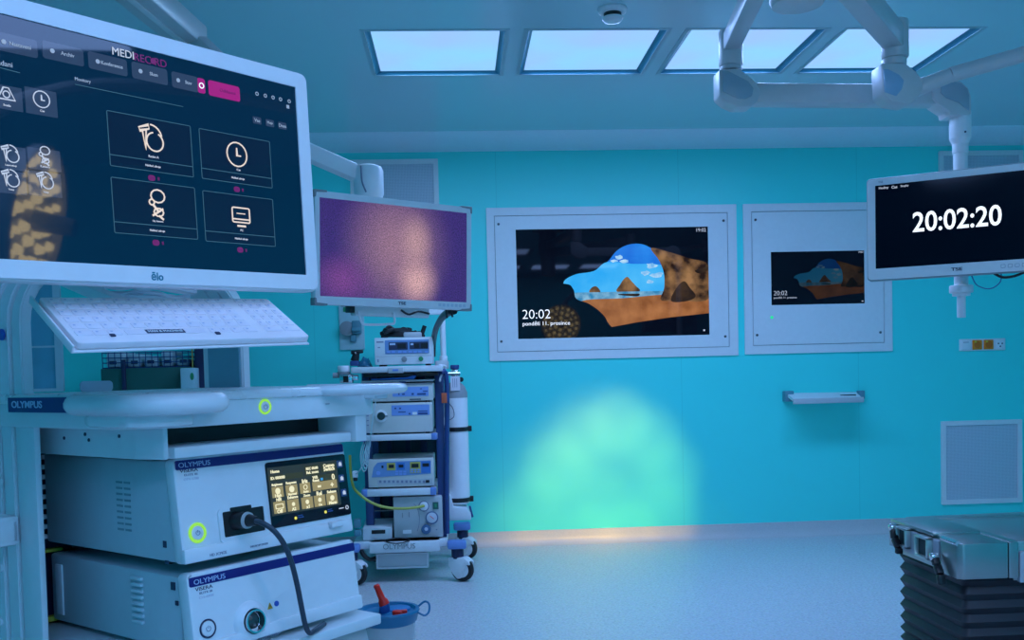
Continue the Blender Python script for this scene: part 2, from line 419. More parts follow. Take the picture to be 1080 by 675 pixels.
def display_panel(x0, x1, z0, z1, ix, iz, sx, sz, label, dim, big):
    """white wall board with a recessed line, four screws and a built-in screen showing a generic sea-cave view"""
    t = thing('wall_display', label, 'wall screen', ((x0+x1)/2, W, z0))
    cx = (x0+x1)/2
    X = lambda v: v-cx
    Zf = lambda v: v-z0
    m = MB(); m.frame(rr(X(x0), X(x1), 0, z1-z0, .004), rr(X(ix[0]), X(ix[1]), Zf(iz[0]), Zf(iz[1]), .002), -.014, 0); m.build('frame', white, t)
    m = MB(); g = .004
    m.frame(rr(X(ix[0])+g, X(ix[1])-g, Zf(iz[0])+g, Zf(iz[1])-g, .002), rr(X(sx[0]), X(sx[1]), Zf(sz[0]), Zf(sz[1]), 0), -.013, 0)
    m.build('cover_plate', white, t)
    MB().box(X(ix[0])-.01, X(ix[1])+.01, -.004, 0, Zf(iz[0])-.01, Zf(iz[1])+.01).build('backing', greym, t)
    for a, b in ((0, 0), (1, 0), (0, 1), (1, 1)):
        px = X(ix[a])+(.028 if a == 0 else -.028); pz = Zf(iz[b])+(.07 if b == 0 else -.055)
        MB().cyl((px, -.0125, pz), (px, -.0155, pz), .0085, seg=14).cyl((px, -.0125, pz), (px, -.016, pz), .003, seg=6).build('screw', greyd, t)
    s0, s1, q0, q1 = X(sx[0]), X(sx[1]), Zf(sz[0]), Zf(sz[1])
    sc = MB().box(s0, s1, -.011, -.004, q0, q1).build('screen', glass, t)
    w, h = s1-s0, q1-q0
    U = lambda p: (s0+p[0]*w, q0+(1-p[1])*h)
    k = dim
    tg = 'bright' if big else 'dim'
    sky = emis(tg+' screen sky', (.01*k, .10*k, .62*k), (.02*k, .26*k, .85*k), 3)
    skylow = emis(tg+' screen low sky', (.02*k, .38*k, .90*k), (.08*k, .50*k, .95*k), 5)
    cloud = emis(tg+' screen cloud', (.15*k, .45*k, .85*k), (.50*k, .75*k, .95*k), 25)
    sea = emis(tg+' screen sea', (.03*k, .22*k, .45*k), (.25*k, .50*k, .70*k), 22)
    sand = emis(tg+' screen sand', (.22*k, .075*k, .02*k), (.42*k, .17*k, .06*k), 9)
    rock = emis(tg+' screen rock', (.02*k, .009*k, .005*k), (.34*k, .18*k, .075*k), 11, detail=9)
    rockd = emis(tg+' screen dark rock', (.012*k, .008*k, .006*k), (.05*k, .028*k, .014*k), 12)
    dark = emis(tg+' screen cave dark', (.0006, .001, .005), (.001, .0025, .009), 3)
    m = MB(); mats = [dark, sky, skylow, sea, sand, rock, rockd, cloud]
    def patch(poly, mi, d):
        m.mi = mi; m.prism([U(p) for p in (soft(poly) if mi in (1, 2, 4, 5, 6) or d > .0015 else poly)], 'xz', -.011-d, -.0109)
    patch([(0, 0), (1, 0), (1, 1), (0, 1)], 0, .0002)
    patch([(.24, .50), (.30, .42), (.40, .39), (.47, .31), (.52, .21), (.58, .155), (.65, .15), (.71, .20), (.78, .30), (.78, .66), (.30, .66)], 1, .0004)
    patch([(.24, .50), (.30, .42), (.40, .39), (.47, .31), (.60, .33), (.78, .37), (.78, .66), (.30, .66)], 2, .0006)
    for cx_, cz_, r_ in ((.53, .27, .03), (.505, .30, .022), (.56, .305, .025), (.70, .35, .035), (.67, .42, .03), (.73, .44, .04), (.69, .50, .03)):
        m.mi = 7; m.prism([U((cx_+math.cos(a*PI/5)*r_*random.uniform(.5, 1.1), cz_+math.sin(a*PI/5)*r_*random.uniform(.4, .9))) for a in range(10)], 'xz', -.0117, -.0109)
    patch([(.29, .585), (.79, .585), (.79, .70), (.30, .70)], 3, .0010)
    patch([(.33, .665), (.55, .645), (.79, .62), (1, .66), (1, .80), (.62, .88), (.44, .92), (.36, .80)], 4, .0012)
    patch([(.52, .585), (.535, .52), (.555, .47), (.575, .45), (.595, .49), (.615, .53), (.635, .585)], 5, .0013)     # one sea stack
    patch([(.375, .585), (.385, .545), (.405, .53), (.42, .545), (.43, .585)], 5, .0013)
    patch([(.53, .615), (.54, .605), (.63, .605), (.62, .63)], 6, .0013)
    patch([(.70, .19), (.78, .22), (.90, .29), (1, .36), (1, .66), (.88, .685), (.80, .68), (.745, .665), (.765, .56), (.765, .42), (.74, .30)], 5, .0014)
    patch([(.80, .68), (.83, .56), (.87, .50), (.90, .56), (.93, .64), (.88, .685)], 6, .0016)
    patch([(.93, .40), (1, .37), (1, .40), (.95, .43)], 6, .0016)
    patch([(0, .50), (.24, .50), (.29, .55), (.305, .64), (.37, .69), (.43, .77), (.465, .86), (.47, 1), (0, 1)], 0, .0018)
    patch([(.40, .93), (.50, .905), (.62, .87), (.80, .83), (1, .80), (1, 1), (.40, 1)], 0, .0014)
    m.build('picture', mats, sc, smooth=False)
    tm = txt_white if big else txt_dim
    m = MB()
    text(m, '20:02', U((.025, 0))[0], -.0131, U((0, .775))[1], height=.082*h, align='LEFT', bold=-.012)
    text(m, 'pond\u011bl\u00ed 11. prosince', U((.025, 0))[0], -.0131, U((0, .865))[1], width=.245*w, height=.05*h, align='LEFT')
    m.build('clock_lettering', tm, sc, smooth=False)
    m = MB()
    text(m, '19:02', U((.965, 0))[0], -.0131, U((0, .03))[1], width=.05*w)
    m.box(*[U((.967, 0))[0]+v for v in (0, .012)], -.0133, -.0131, U((0, .965))[1], U((0, .95))[1])
    m.build('status_lettering', txt_dim, sc, smooth=False)
    return t, X, Zf
display_panel(.209, 1.859, 1.22, 2.214, (.259, 1.80), (1.276, 2.163), (.398, 1.667), (1.36, 2.071), 'large white wall panel with bright beach cave screen', 1.0, True)
t, X, Zf = display_panel(1.905, 2.907, 1.2245, 2.215, (1.9585, 2.852), (1.28, 2.165), (2.087, 2.719), (1.546, 1.897), 'smaller white wall panel with dim little beach cave screen', .10, False)
MB().cyl((X(2.087), -.013, Zf(1.465)), (X(2.087), -.016, Zf(1.465)), .010, seg=14).build('indicator_lamp', ledg, t)

# fold-down shelf on the wall
yF = W-.26
t = thing('wall_shelf', 'narrow pale blue fold-down shelf on teal wall under the smaller wall panel', 'shelf', (2.43, W, .90))
m = MB()
a = hit(829, 414.5, 1, W-.005); bR = hit(903, 413.5, 1, W-.005); c0 = hit(838, 421.5, 1, yF); d0 = hit(909, 419.5, 1, yF)
tb = bmesh.new(); q = []
for p in (a, bR, d0, c0): q.append(tb.verts.new(p))
q2 = [tb.verts.new(p+V3((0, 0, -.02))) for p in (a, bR, d0, c0)]
tb.faces.new(q); tb.faces.new(q2[::-1])
for k in range(4): tb.faces.new((q[k], q2[k], q2[(k+1) % 4], q[(k+1) % 4]))
bmesh.ops.recalc_face_normals(tb, faces=tb.faces); m._merge(tb)
m.build('shelf_board', whitep, t, world=True, smooth=False)
m = MB(); m.beam(c0+V3((-.01, 0, -.012)), d0+V3((.012, 0, -.012)), .014, .034, .004); m.build('front_lip', greyl, t, world=True)
m = MB(); m.box(2.155, 2.215, W-.06, W, .905, .975, .006); m.cyl((2.20, W-.03, .94), (2.235, W-.03, .935), .012); m.build('hinge_block', tealp, t, world=True)
m = MB(); m.box(2.66, 2.70, W-.05, W, .91, .965, .005); m.build('hinge_block', tealp, t, world=True)
m = MB(); p = (bR*.45+d0*.55)+V3((-.075, 0, .002)); m.box(p.x-.05, p.x+.05, p.y-.012, p.y+.012, p.z-.004, p.z+.004, .002); m.build('grip_slot', black, t, world=True)

# socket strip
t = thing('socket_strip', 'white socket strip with two orange outlets on the teal wall', 'socket', (3.53, W, 1.212))
MB().box(-.16, .158, -.012, 0, 0, .08, .004).build('back_plate', white, t)
for i, mm in enumerate((whitep, orange, orange, whitep)):
    x = -.12+.079*i
    o = MB().box(x-.033, x+.033, -.02, -.01, .008, .072, .004).build('outlet_module', mm, t)
    if i in (1, 2): lab(o, 'orange outlet')
    m = MB()
    if i:
        for dx, dz in ((-.013, .045), (.013, .045), (0, .026)): m.cyl((x+dx, -.0195, dz), (x+dx, -.0205, dz), .0055, seg=12)
        m.build('pin_hole', ink, o) if i == 3 else None
        if i != 3:
            m.bm.free(); m = MB(); m.cyl((x, -.0195, .04), (x, -.0212, .04), .024, seg=20); m.build('outlet_face', mat('amber plastic', (.75, .15, .005), .4), o)
            MB().box(x-.02, x-.008, -.0225, -.0205, .055, .066).build('label_dot', mat('yellow print', (.7, .6, .05), .5), o)
    else:
        m.box(x-.02, x+.02, -.0205, -.0198, .056, .06); m.build('print_line', inkg, o)

# gas outlet panel behind the speckled monitor
gx0, gx1 = -.76, -.60
t = thing('gas_outlet_panel', 'grey medical gas outlet panel on the wall left of the stacked cart', 'outlet panel', ((gx0+gx1)/2, W, 1.315))
gw = (gx1-gx0)/2
MB().box(-gw, gw, -.02, 0, 0, .44, .004).build('back_plate', mat('pale teal plate', (.45, .66, .68), .4), t)
m = MB(); m.frame(rr(-gw+.015, gw-.02, .28, .43, .003), rr(-gw+.019, gw-.024, .284, .426, .003), -.0215, -.019); 
m.ribbon([(-.04, .33), (0, .36), (.03, .35)], .003, -.0205); m.ribbon([(-.03, .39), (.02, .39)], .003, -.0205); m.ribbon([(.02, .40), (.02, .36)], .003, -.0205)
m.build('diagram', ink, t)
m = MB(); m.cyl((-.02, -.02, .315), (-.015, -.05, .325), .014, seg=14); m.build('valve_tip', greyd, t)
MB().box(-gw+.03, -gw+.062, -.03, -.018, .245, .275, .003).build('socket', greenp, t)
m = MB().box(-.005, .058, -.03, -.018, .242, .278, .003); o = m.build('socket', greyd, t)
MB().box(.02, .035, -.032, -.029, .252, .268).build('socket_pin', inkg, o)
m = MB(); m.cyl((-.027, -.018, .135), (-.027, -.06, .135), .048, bev=.006); m.build('gas_outlet', greym, t)
m = MB(); m.box(.005, .065, -.07, -.018, .10, .185, .008); m.box(.005, .06, -.085, -.03, .115, .14, .006); m.box(-.01, .03, -.05, -.018, .05, .10, .006); m.build('outlet_latch', tealp, t)

# smoke detector
p = (.66, 3.861, CEIL)
t = thing('smoke_detector', 'small round white smoke detector on the ceiling', 'smoke detector', p)
Mx = Matrix.Rotation(PI, 4, 'X')
MB().lathe([(0, 0), (.058, 0), (.06, .006), (.056, .016), (.05, .02), (0, .02)], Mx).build('base', white, t)
MB().lathe([(0, .018), (.036, .018), (.036, .036), (0, .036)], Mx).build('smoke_slots', black, t)
m = MB()
for k in range(8):
    a = k*PI/4; m.beam((.036*math.cos(a), .036*math.sin(a), -.018), (.036*math.cos(a), .036*math.sin(a), -.040), .012, .008)
m.lathe([(0, .037), (.041, .036), (.042, .042), (.036, .05), (.02, .055), (0, .056)], Mx); m.build('cap', white, t)

# window in the back wall seen through the arch
wx1 = hit(68, 400, 1, W).x; wz0 = hit(50, 413, 1, W).z
m = MB(); wx0 = wx1-.62; wz1 = wz0+.8
m.frame(rr(wx0, wx1, wz0, wz1, .004), rr(wx0+.035, wx1-.045, wz0+.02, wz1-.035, .002), W-.02, W)
wo = struct(m.build('window_1', mat('pale blue window frame', (.60, .72, .80), .35)))
m = MB(); m.box(wx0+.03, wx1-.04, W-.010, W-.002, wz0+.018, wz1-.03); m.build('window_pane', mat('frosted window glass', (.16, .46, .62), .12, var=.25, scale=5), wo)
m = MB(); m.box(wx0+.03, wx1-.04, W-.014, W-.009, wz0+.28, wz0+.292); m.build('pane_reflection', mat('pale blue window frame', (.60, .72, .80), .35), wo)  # pale strip modelled as a reflection line in the glass

# ------------------------------------------------------------------ big touch monitor (screen 0.598 x 0.336 m)
BIG = frame_at((-.473, 1.525, 1.492), .862, .012, .025)
t = thing('touch_monitor', 'large white framed touch monitor with recorder menu, nearest at the left', 'monitor', M=BIG)
sw, sh = .299, .168
m = MB()
ou = rr(-sw-.030, sw+.030, -sh-.030, sh+.030, .016); inn = rr(-sw, sw, -sh, sh, .001)
ou2 = rr(-sw-.026, sw+.026, -sh-.026, sh+.026, .013)
m.frame(ou2, inn, -.006, .0); m.prism(ou, 'xz', .0, .030, .003); m.prism(rr(-sw+.02, sw-.02, -sh+.02, sh-.02, .03), 'xz', .028, .055, .006)
m.build('housing', whitep, t)
scr = MB().box(-sw, sw, -.0035, .0, -sh, sh).build('screen', ui_bg, t, smooth=False)
def bp(px, py): v = hit(px, py, 1, -.0035, BIG); return (v.x, v.z)
def bb(mb, x0, x1, z0, z1, d=.0004, r=.004): mb.rrect(x0, x1, z0, z1, r, -.0035-d, -.0034)
def from_zoom(zx, zy): return bp(zx/3.1765, zy/3.1765)              # first close look of the photograph
fz = from_zoom
def fz2(zx, zy): return bp(zx/3.1765, 190+zy/3.1765)
Y1 = -.0044
# title
m = MB(); a = fz(375, 170); b_ = fz(447, 187); zt = (a[1]+b_[1])/2
text(m, 'MEDI', (a[0]+b_[0])/2, Y1, zt, width=b_[0]-a[0]); m.build('title_lettering', txt_dim, scr, smooth=False)
m = MB(); c = fz(449, 188); d = fz(556, 210)
text(m, 'REC RD', (c[0]+d[0])/2, Y1, zt-.001, width=d[0]-c[0]); e = fz(512, 201); m.cyl((e[0], Y1, zt-.001), (e[0], Y1-.0006, zt-.001), .0048, seg=20)
m.build('title_lettering', ui_mag2, scr, smooth=False)
# menu buttons
btns = [((-25, 118), (126, 180), 'Nastaveni'), ((140, 145), (281, 213), 'Archiv'), ((294, 180), (427, 248), 'Konference'), ((440, 214), (562, 278), 'Sken'), ((574, 246), (664, 303), 'Stav')]
for (x0, y0), (x1, y1), s in btns:
    a = fz(x0, y0); b_ = fz(x1, y1); A = fz(x0, (y0+y1)/2)
    z1 = a[1]; z0 = b_[1]
    zc = (z0+z1)/2; hh = .0125
    m = MB(); bb(m, a[0], b_[0], zc-hh, zc+hh); o = m.build('menu_button', ui_tile, scr, smooth=False)
    m = MB(); xm = (a[0]+b_[0])/2
    text(m, s, xm+.006, Y1, zc, height=.0052)
    m.cyl((xm-(b_[0]-a[0])*.27, Y1, zc), (xm-(b_[0]-a[0])*.27, Y1-.0005, zc), .0033, seg=14)
    m.build('button_lettering', ui_grey, o, smooth=False)
zc0 = zc
a = fz(660, 270); b_ = fz(688, 310)
m = MB(); bb(m, a[0], b_[0], zc-.012, zc+.012); o = m.build('record_button', ui_mag, scr, smooth=False)
m = MB(); m.ribbon(circ((a[0]+b_[0])/2, zc, .004), .0014, Y1, closed=True); m.build('record_ring', txt_white, o, smooth=False)
a = fz(698, 290); b_ = fz(804, 332)
m = MB(); bb(m, a[0], b_[0], zc-.0125, zc+.0125); o = m.build('record_button', ui_mag, scr, smooth=False)
m = MB(); text(m, 'Odhlaseni', (a[0]+b_[0])/2+.006, Y1, zc, width=(b_[0]-a[0])*.5); m.build('button_lettering', ui_mag2, o, smooth=False)
m = MB()
for zx in (858, 886, 912, 937, 966):
    q = fz(zx, 290+(zx-858)*.25); m.ribbon(circ(q[0], zc+.008, .0028, n=8), .0013, Y1, closed=True)
q = fz(963, 358); m.box(q[0]-.003, q[0]+.003, Y1-.0005, Y1, q[1]-.003, q[1]+.003)
m.build('status_icons', ui_grey, scr, smooth=False)
m = MB()
for zx in (860, 903, 945):
    q = fz(zx, 404+(zx-860)*.21); m.rrect(q[0]-.009, q[0]+.009, q[1]-.006, q[1]+.006, .002, Y1-.0002, Y1)
m.build('filter_buttons', ui_tile, scr, smooth=False)
m = MB()
for zx, s in ((860, 'Vse'), (903, 'Moje'), (945, 'Dnes')):
    q = fz(zx, 404+(zx-860)*.21); text(m, s, q[0], Y1-.0004, q[1], height=.0055)
m.build('filter_lettering', ui_grey, scr, smooth=False)
q = fz(250, 265); m = MB(); text(m, 'Monitory', q[0], Y1, q[1], width=.024, align='LEFT'); m.build('heading_lettering', ui_grey, scr, smooth=False)
q = fz(-10, 208); m = MB(); text(m, 'Ovladani', q[0]-.014, Y1, q[1], width=.034, align='LEFT'); m.build('heading_lettering', ui_grey, scr, smooth=False)
m = MB(); a = fz(250, 283); b_ = fz(612, 358); m.ribbon([a, b_], .0011, Y1); m.build('rule_line', ui_line, scr, smooth=False); m = MB(); a = fz(0, 232); b_ = fz(66, 245); m.ribbon([(a[0]-.04, a[1]+.004), b_], .0011, Y1)
m.build('rule_line', ui_line, scr, smooth=False)
# tiles at the left
def clock_icon(m, x, z, r, w):
    m.ribbon(circ(x, z, r), w, Y1-.0004, closed=True); m.ribbon([(x, z+r*.55), (x, z-r*.1), (x+r*.4, z-r*.1)], w, Y1-.0004)
def scope_icon(m, x, z, r, w):
    m.ribbon(circ(x+r*.28, z-r*.15, r*.72, .55*PI, 2.35*PI), w, Y1-.0004); m.ribbon(circ(x-r*.05, z+r*.2, r*.95, .05*PI, .5*PI), w, Y1-.0004)
    m.ribbon([(x-r*1.05, z+r*.8), (x-r*.2, z+r*1.1), (x-r*.15, z+r*.8), (x-r*.95, z+r*.55)], w, Y1-.0004, closed=True)
    m.ribbon([(x-r*.75, z+r*.6), (x-r*.55, z-r*.8), (x-r*.42, z+r*.7)], w, Y1-.0004)
def cam_icon(m, x, z, r, w):
    m.ribbon(circ(x+r*.1, z+r*.75, r*.5, n=12, sx=1.2), w, Y1-.0004, closed=True); m.ribbon(circ(x-r*.45, z+r*.25, r*.22, n=10), w, Y1-.0004, closed=True)
    m.ribbon([(x-r*.35, z+r*.05), (x+r*.1, z-r*.45)], w*1.6, Y1-.0004)
    m.ribbon(circ(x+r*.1, z-r*.5, r*.32, n=10, sx=1.3), w, Y1-.0004, closed=True); m.ribbon([(x-r*.45, z-r*.8), (x+r*.5, z-r*.2)], w*1.4, Y1-.0004); m.ribbon([(x+r*.1, z-r*.75), (x+r*.5, z-r*1.05)], w*1.4, Y1-.0004)
def monitor_icon(m, x, z, r, w):
    m.ribbon(rr(x-r, x+r, z-r*.6, z+r*.8, r*.15, 3), w, Y1-.0004, closed=True); m.ribbon([(x-r, z-r*.3), (x+r, z-r*.3)], w, Y1-.0004); m.ribbon([(x-r*.5, z-r*.95), (x+r*.5, z-r*.95)], w*1.4, Y1-.0004); m.ribbon([(x-r*.5, z+r*.25), (x+r*.5, z+r*.25)], w*.7, Y1-.0004)
def triangle_icon(m, x, z, r, w):
    m.ribbon([(x-r, z-r*.6), (x-r*.3, z+r*.8), (x+r*.3, z+r*.8), (x+r, z-r*.6)], w, Y1-.0004, closed=True); m.ribbon(circ(x, z, r*.4, n=10), w, Y1-.0004, closed=True)
small = [((-35, 285), (74, 368), triangle_icon, 'Svetla'), ((85, 298), (190, 388), clock_icon, 'Cas'), ((-20, 488), (86, 570), scope_icon, 'Laparoskop'), ((93, 498), (202, 572), cam_icon, 'Kamera'),
         ((-20, 572), (88, 650), scope_icon, 'Vstup'), ((95, 576), (205, 660), scope_icon, 'Vstup')]
for (x0, y0), (x1, y1), ic, s in small:
    a = fz(x0, (y0+y1)/2); b_ = fz(x1, (y0+y1)/2); top = fz((x0+x1)/2, y0); bot = fz((x0+x1)/2, y1); zc = (top[1]+bot[1])/2; hh = (top[1]-bot[1])/2*.96; xm = (a[0]+b_[0])/2
    m = MB(); bb(m, a[0], b_[0], zc-hh, zc+hh, r=.001); o = m.build('source_tile', ui_tile, scr, smooth=False)
    m = MB(); ic(m, xm, zc+.004, .0115, .0015); text(m, s, xm, Y1-.0004, zc-hh*.66, height=.003); m.build('tile_icon', txt_dim, o, smooth=False)
# four large cards
cards = [((364, 378), (640, 590), scope_icon, False, (506, 468)), ((672, 434), (905, 630), clock_icon, False, (792, 518)), ((378, 604), (655, 800), cam_icon, False, (525, 690)), ((684, 646), (916, 826), monitor_icon, False, (806, 725))]
for k, ((x0, y0), (x1, y1), ic, _, (ix, iz)) in enumerate(cards):
    yl0, yr0 = y0, y0
    a = fz(x0, (y0+y1)/2); b_ = fz(x1, (y0+y1)/2)
    ctr = fz((x0+x1)/2, (y0+y1)/2)
    ztop = fz((x0+x1)/2, y0+ (14 if k < 2 else 6)*1.4)[1]; zbot = fz((x0+x1)/2, y1-(14 if k < 2 else 8)*1.2)[1]
    m = MB(); bb(m, a[0], b_[0], zbot, ztop, d=.0002, r=.002); o = m.build('source_card', ui_dark, scr, smooth=False)
    m = MB(); m.ribbon(rr(a[0], b_[0], zbot, ztop, .002, 3), .0012, Y1+.0003, closed=True); zl = zbot+.0165; m.ribbon([(a[0], zl), (b_[0], zl)], .0014, Y1+.0003); m.build('card_outline', ui_line, o, smooth=False)
    q = fz(ix, iz); m = MB(); ic(m, q[0], q[1], .0200 if k != 3 else .0175, .0023); m.build('card_icon', ui_cream, o, smooth=False)
    m = MB(); xm = (a[0]+b_[0])/2; text(m, ('Rezim A', 'Cas', 'Op. kamera', 'PC')[k], xm+.002, Y1, zl+.0065, height=.0036); text(m, 'Nahled zdroje', xm, Y1, zbot+.008, width=.026); m.build('card_lettering', txt_dim, o, smooth=False)
    m = MB(); m.rrect(xm-.010, xm+.002, zbot-.015, zbot-.006, .004, Y1-.0002, Y1+.0003); text(m, 'II', xm+.008, Y1, zbot-.0105, height=.005); m.build('switch_mark', ui_mag2, o, smooth=False)
# maker's word on the lower bezel
m = MB(); q0 = hit(507/3.1765, 190+322/3.1765, 1, -.006, BIG); q1 = hit(547/3.1765, 190+324/3.1765, 1, -.006, BIG)
text(m, '\u0113lo', (q0.x+q1.x)/2, -.0062, -sh-.0145, width=(q1.x-q0.x), height=.013, bold=.02); m.build('bezel_lettering', mat('teal print', (.01, .22, .30), .4), t, smooth=False)
m = MB(); m.box(-.06, .06, .05, .12, -.06, .06, .01); m.cyl((0, .09, -.05), (0, .09, -.12), .03); m.build('mounting_block', greyl, t)

# ------------------------------------------------------------------ speckled monitor on the middle arm
MID = frame_at((-.212, 3.47, 1.587), .562, -.031, -.015)
t = thing('monitor', 'mid-size white monitor showing speckled purple picture, above the stacked cart', 'monitor', M=MID, group=None)
m = MB(); m.frame(rr(-sw-.017, sw+.020, -sh-.028, sh+.022, .006), rr(-sw, sw, -sh, sh, .001), -.006, 0); m.prism(rr(-sw-.018, sw+.021, -sh-.029, sh+.023, .008), 'xz', 0, .035, .004); m.prism(rr(-sw+.05, sw-.05, -sh+.03, sh-.03, .02), 'xz', .034, .065, .006); m.build('housing', whitep, t)
for x, z in ((-1, -1), (-1, 1), (1, -1), (1, 1)):
    m = MB(); cx = (-sw-.017) if x < 0 else (sw+.020); cz = (-sh-.028) if z < 0 else (sh+.022)
    m.prism([(cx+.004*x, cz+.004*z), (cx+.004*x, cz-.022*z), (cx-.004*x, cz-.022*z), (cx-.006*x, cz-.006*z), (cx-.045*x, cz-.003*z), (cx-.045*x, cz+.004*z)], 'xz', -.007, .03, .002); m.build('corner_bumper', greym, t)
pm = mat('speckled video picture', (.004, .004, .005), .14, emit=(.3, .2, .4), es=1)
nt, b = nodes_of(pm)
tc = nt.nodes.new('ShaderNodeTexCoord')
def blob(cx, cz, r, lo=0.):
    mp = nt.nodes.new('ShaderNodeMapping'); mp.inputs['Location'].default_value = (-cx/r[0], 0, -cz/r[1]); mp.inputs['Scale'].default_value = (1/r[0], 0, 1/r[1])
    ln = nt.nodes.new('ShaderNodeVectorMath'); ln.operation = 'LENGTH'; mr = nt.nodes.new('ShaderNodeMapRange'); mr.interpolation_type = 'SMOOTHSTEP'
    mr.inputs['From Min'].default_value = 1; mr.inputs['From Max'].default_value = 0; mr.inputs['To Max'].default_value = 1
    nt.links.new(tc.outputs['Object'], mp.inputs['Vector']); nt.links.new(mp.outputs[0], ln.inputs[0]); nt.links.new(ln.outputs['Value'], mr.inputs['Value'])
    return mr.outputs['Result']
def mixc(fac, A, B, k=None):
    mx = nt.nodes.new('ShaderNodeMix'); mx.data_type = 'RGBA'
    if isinstance(A, tuple): mx.inputs['A'].default_value = A
    else: nt.links.new(A, mx.inputs['A'])
    if isinstance(B, tuple): mx.inputs['B'].default_value = B
    else: nt.links.new(B, mx.inputs['B'])
    nt.links.new(fac, mx.inputs['Factor']); return mx.outputs['Result']
base = mixc(blob(.0, .02, (.26, .30)), (.045, .022, .165, 1), (.30, .165, .25, 1))
base = mixc(blob(-.21, -.11, (.15, .12)), base, (.17, .05, .24, 1))
base = mixc(blob(.085, -.10, (.11, .12)), base, (.62, .36, .38, 1))
base = mixc(blob(.08, .04, (.09, .13)), base, (.46, .27, .31, 1))
sn = nt.nodes.new('ShaderNodeTexNoise'); sn.inputs['Scale'].default_value = 260; sn.inputs['Detail'].default_value = 2
nt.links.new(tc.outputs['Object'], sn.inputs['Vector'])
mr = nt.nodes.new('ShaderNodeMapRange'); mr.inputs['From Min'].default_value = .3; mr.inputs['From Max'].default_value = .7; mr.inputs['To Min'].default_value = .42; mr.inputs['To Max'].default_value = 1.55
nt.links.new(sn.outputs['Fac'], mr.inputs['Value'])
vm = nt.nodes.new('ShaderNodeVectorMath'); vm.operation = 'SCALE'; nt.links.new(base, vm.inputs[0]); nt.links.new(mr.outputs['Result'], vm.inputs['Scale'])
nt.links.new(vm.outputs['Vector'], b.inputs['Emission Color'])
MB().box(-sw, sw, -.0035, 0, -sh, sh).build('screen', pm, t, smooth=False)
m = MB(); text(m, 'TSE', .02, -.0064, -sh-.0135, height=.011, width=.032, bold=.03); m.build('bezel_lettering', ink, t, smooth=False)
m = MB()
for k in range(7): m.rrect(sw-.125+k*.018, sw-.113+k*.018, -sh-.019, -sh-.008, .002, -.0068, -.006)
m.build('control_buttons', mat('pale button', (.62, .66, .74), .4), t)
MB().box(-.06, .06, .06, .10, -.06, .06, .006).build('mounting_plate', whitep, t)
# power box, handle loop and cable lengths hanging below it
m = MB(); m.rrect(-.135, .175, -sh-.060, -sh-.018, .006, .062, .10, .003); pb = m.build('power_box', white, t)
m = MB(); m.box(-.155, -.135, .06, .1, -sh-.05, -sh-.02, .003); m.build('plug', black, pb)
m = MB(); m.tube([(-.125, .055, -sh-.045), (-.115, .05, -sh-.082), (-.095, .05, -sh-.092), (0.0, .05, -sh-.088), (.02, .05, -sh-.08), (.018, .055, -sh-.045)], .0045); m.build('wire_loop', whitep, pb)
m = MB(); m.tube([(.05, .055, -sh-.035), (.08, .05, -sh-.05), (.12, .05, -sh-.038), (.17, .055, -sh-.045)], .004); m.build('short_cable', black, pb)
mc = thing('video_cable', 'thick black cable running down behind the insufflator from speckled purple monitor', 'cable', hit(457, 376, 1, 5.68))
m = MB(); m.tube([hit(479, 327.5, 1, 3.66), hit(474, 329, 1, 3.75), hit(465.5, 336, 1, 4.4), hit(459.5, 348, 1, 5.1), hit(457, 362, 1, 5.62), hit(456.5, 376, 1, 5.68)], .016); m.build('cord', black, mc, world=True)
m = MB(); m.tube([(.235, .04, -sh-.02), (.240, .04, -sh-.06)], .004); m.tube([(.255, .04, -sh-.02), (.265, .04, -sh-.055)], .004); m.build('hanging_cable', black, t)

# ------------------------------------------------------------------ clock monitor on the right
RGT = frame_at((1.967, 3.647, 1.697), -.55, .012, -.001)
t = thing('monitor', 'white monitor showing large digital clock 20:02:20, hanging on the right', 'monitor', M=RGT)
m = MB(); m.frame(rr(-sw-.030, sw+.030, -sh-.044, sh+.026, .014), rr(-sw, sw, -sh, sh, .001), -.006, 0); m.build('bezel', whitep, t)
m = MB(); m.prism(rr(-sw-.034, sw+.034, -sh-.048, sh+.031, .016), 'xz', 0, .045, .005); m.prism(rr(-sw+.05, sw-.05, -sh+.03, sh-.03, .02), 'xz', .044, .075, .006); m.build('housing', mat('warm grey plastic', (.34, .36, .37), .4), t)
sc = MB().box(-sw, sw, -.0035, 0, -sh, sh).build('screen', scr_black, t, smooth=False)
m = MB(); a = hit(962.5, 234, 1, -.004, RGT); b_ = hit(1056.5, 227, 1, -.004, RGT); text(m, '20:02:20', (a.x+b_.x)/2, -.004, (a.z+b_.z)/2, width=b_.x-a.x, height=.080, bold=.014); m.build('clock_lettering', txt_white, sc, smooth=False)
m = MB(); 
for x, w_, s in ((-.285, .037, 'Hodiny'), (-.237, .022, 'Cas'), (-.203, .030, 'Stopky')): text(m, s, x, -.004, sh-.0125, width=w_, align='LEFT', bold=.02)
m.build('menu_lettering', txt_dim, sc, smooth=False)
m = MB(); text(m, 'TSE', .0, -.0064, -sh-.022, width=.040, height=.013, bold=.03); m.build('bezel_lettering', ink, t, smooth=False)
m = MB(); text(m, 'TSE', -sw+.012, -.0064, sh+.013, width=.018, align='LEFT'); m.build('corner_lettering', inkg, t, smooth=False)
m = MB()
for k in range(6): m.ribbon(rr(.155+k*.024, .169+k*.024, -sh-.029, -sh-.016, .002, 3), .0012, -.006, closed=True)
m.build('control_buttons', inkg, t)
MB().box(-.07, .07, .07, .095, -.07, .07, .006).build('mounting_plate', whitep, t)
m = MB(); m.tube([(.05, .04, -sh-.045), (.07, .05, -sh-.085), (.115, .05, -sh-.102), (.15, .04, -sh-.08), (.155, .03, -sh-.045)], .0022); m.build('hanging_cable', mat('blue cable', (.05, .15, .35), .5), t)
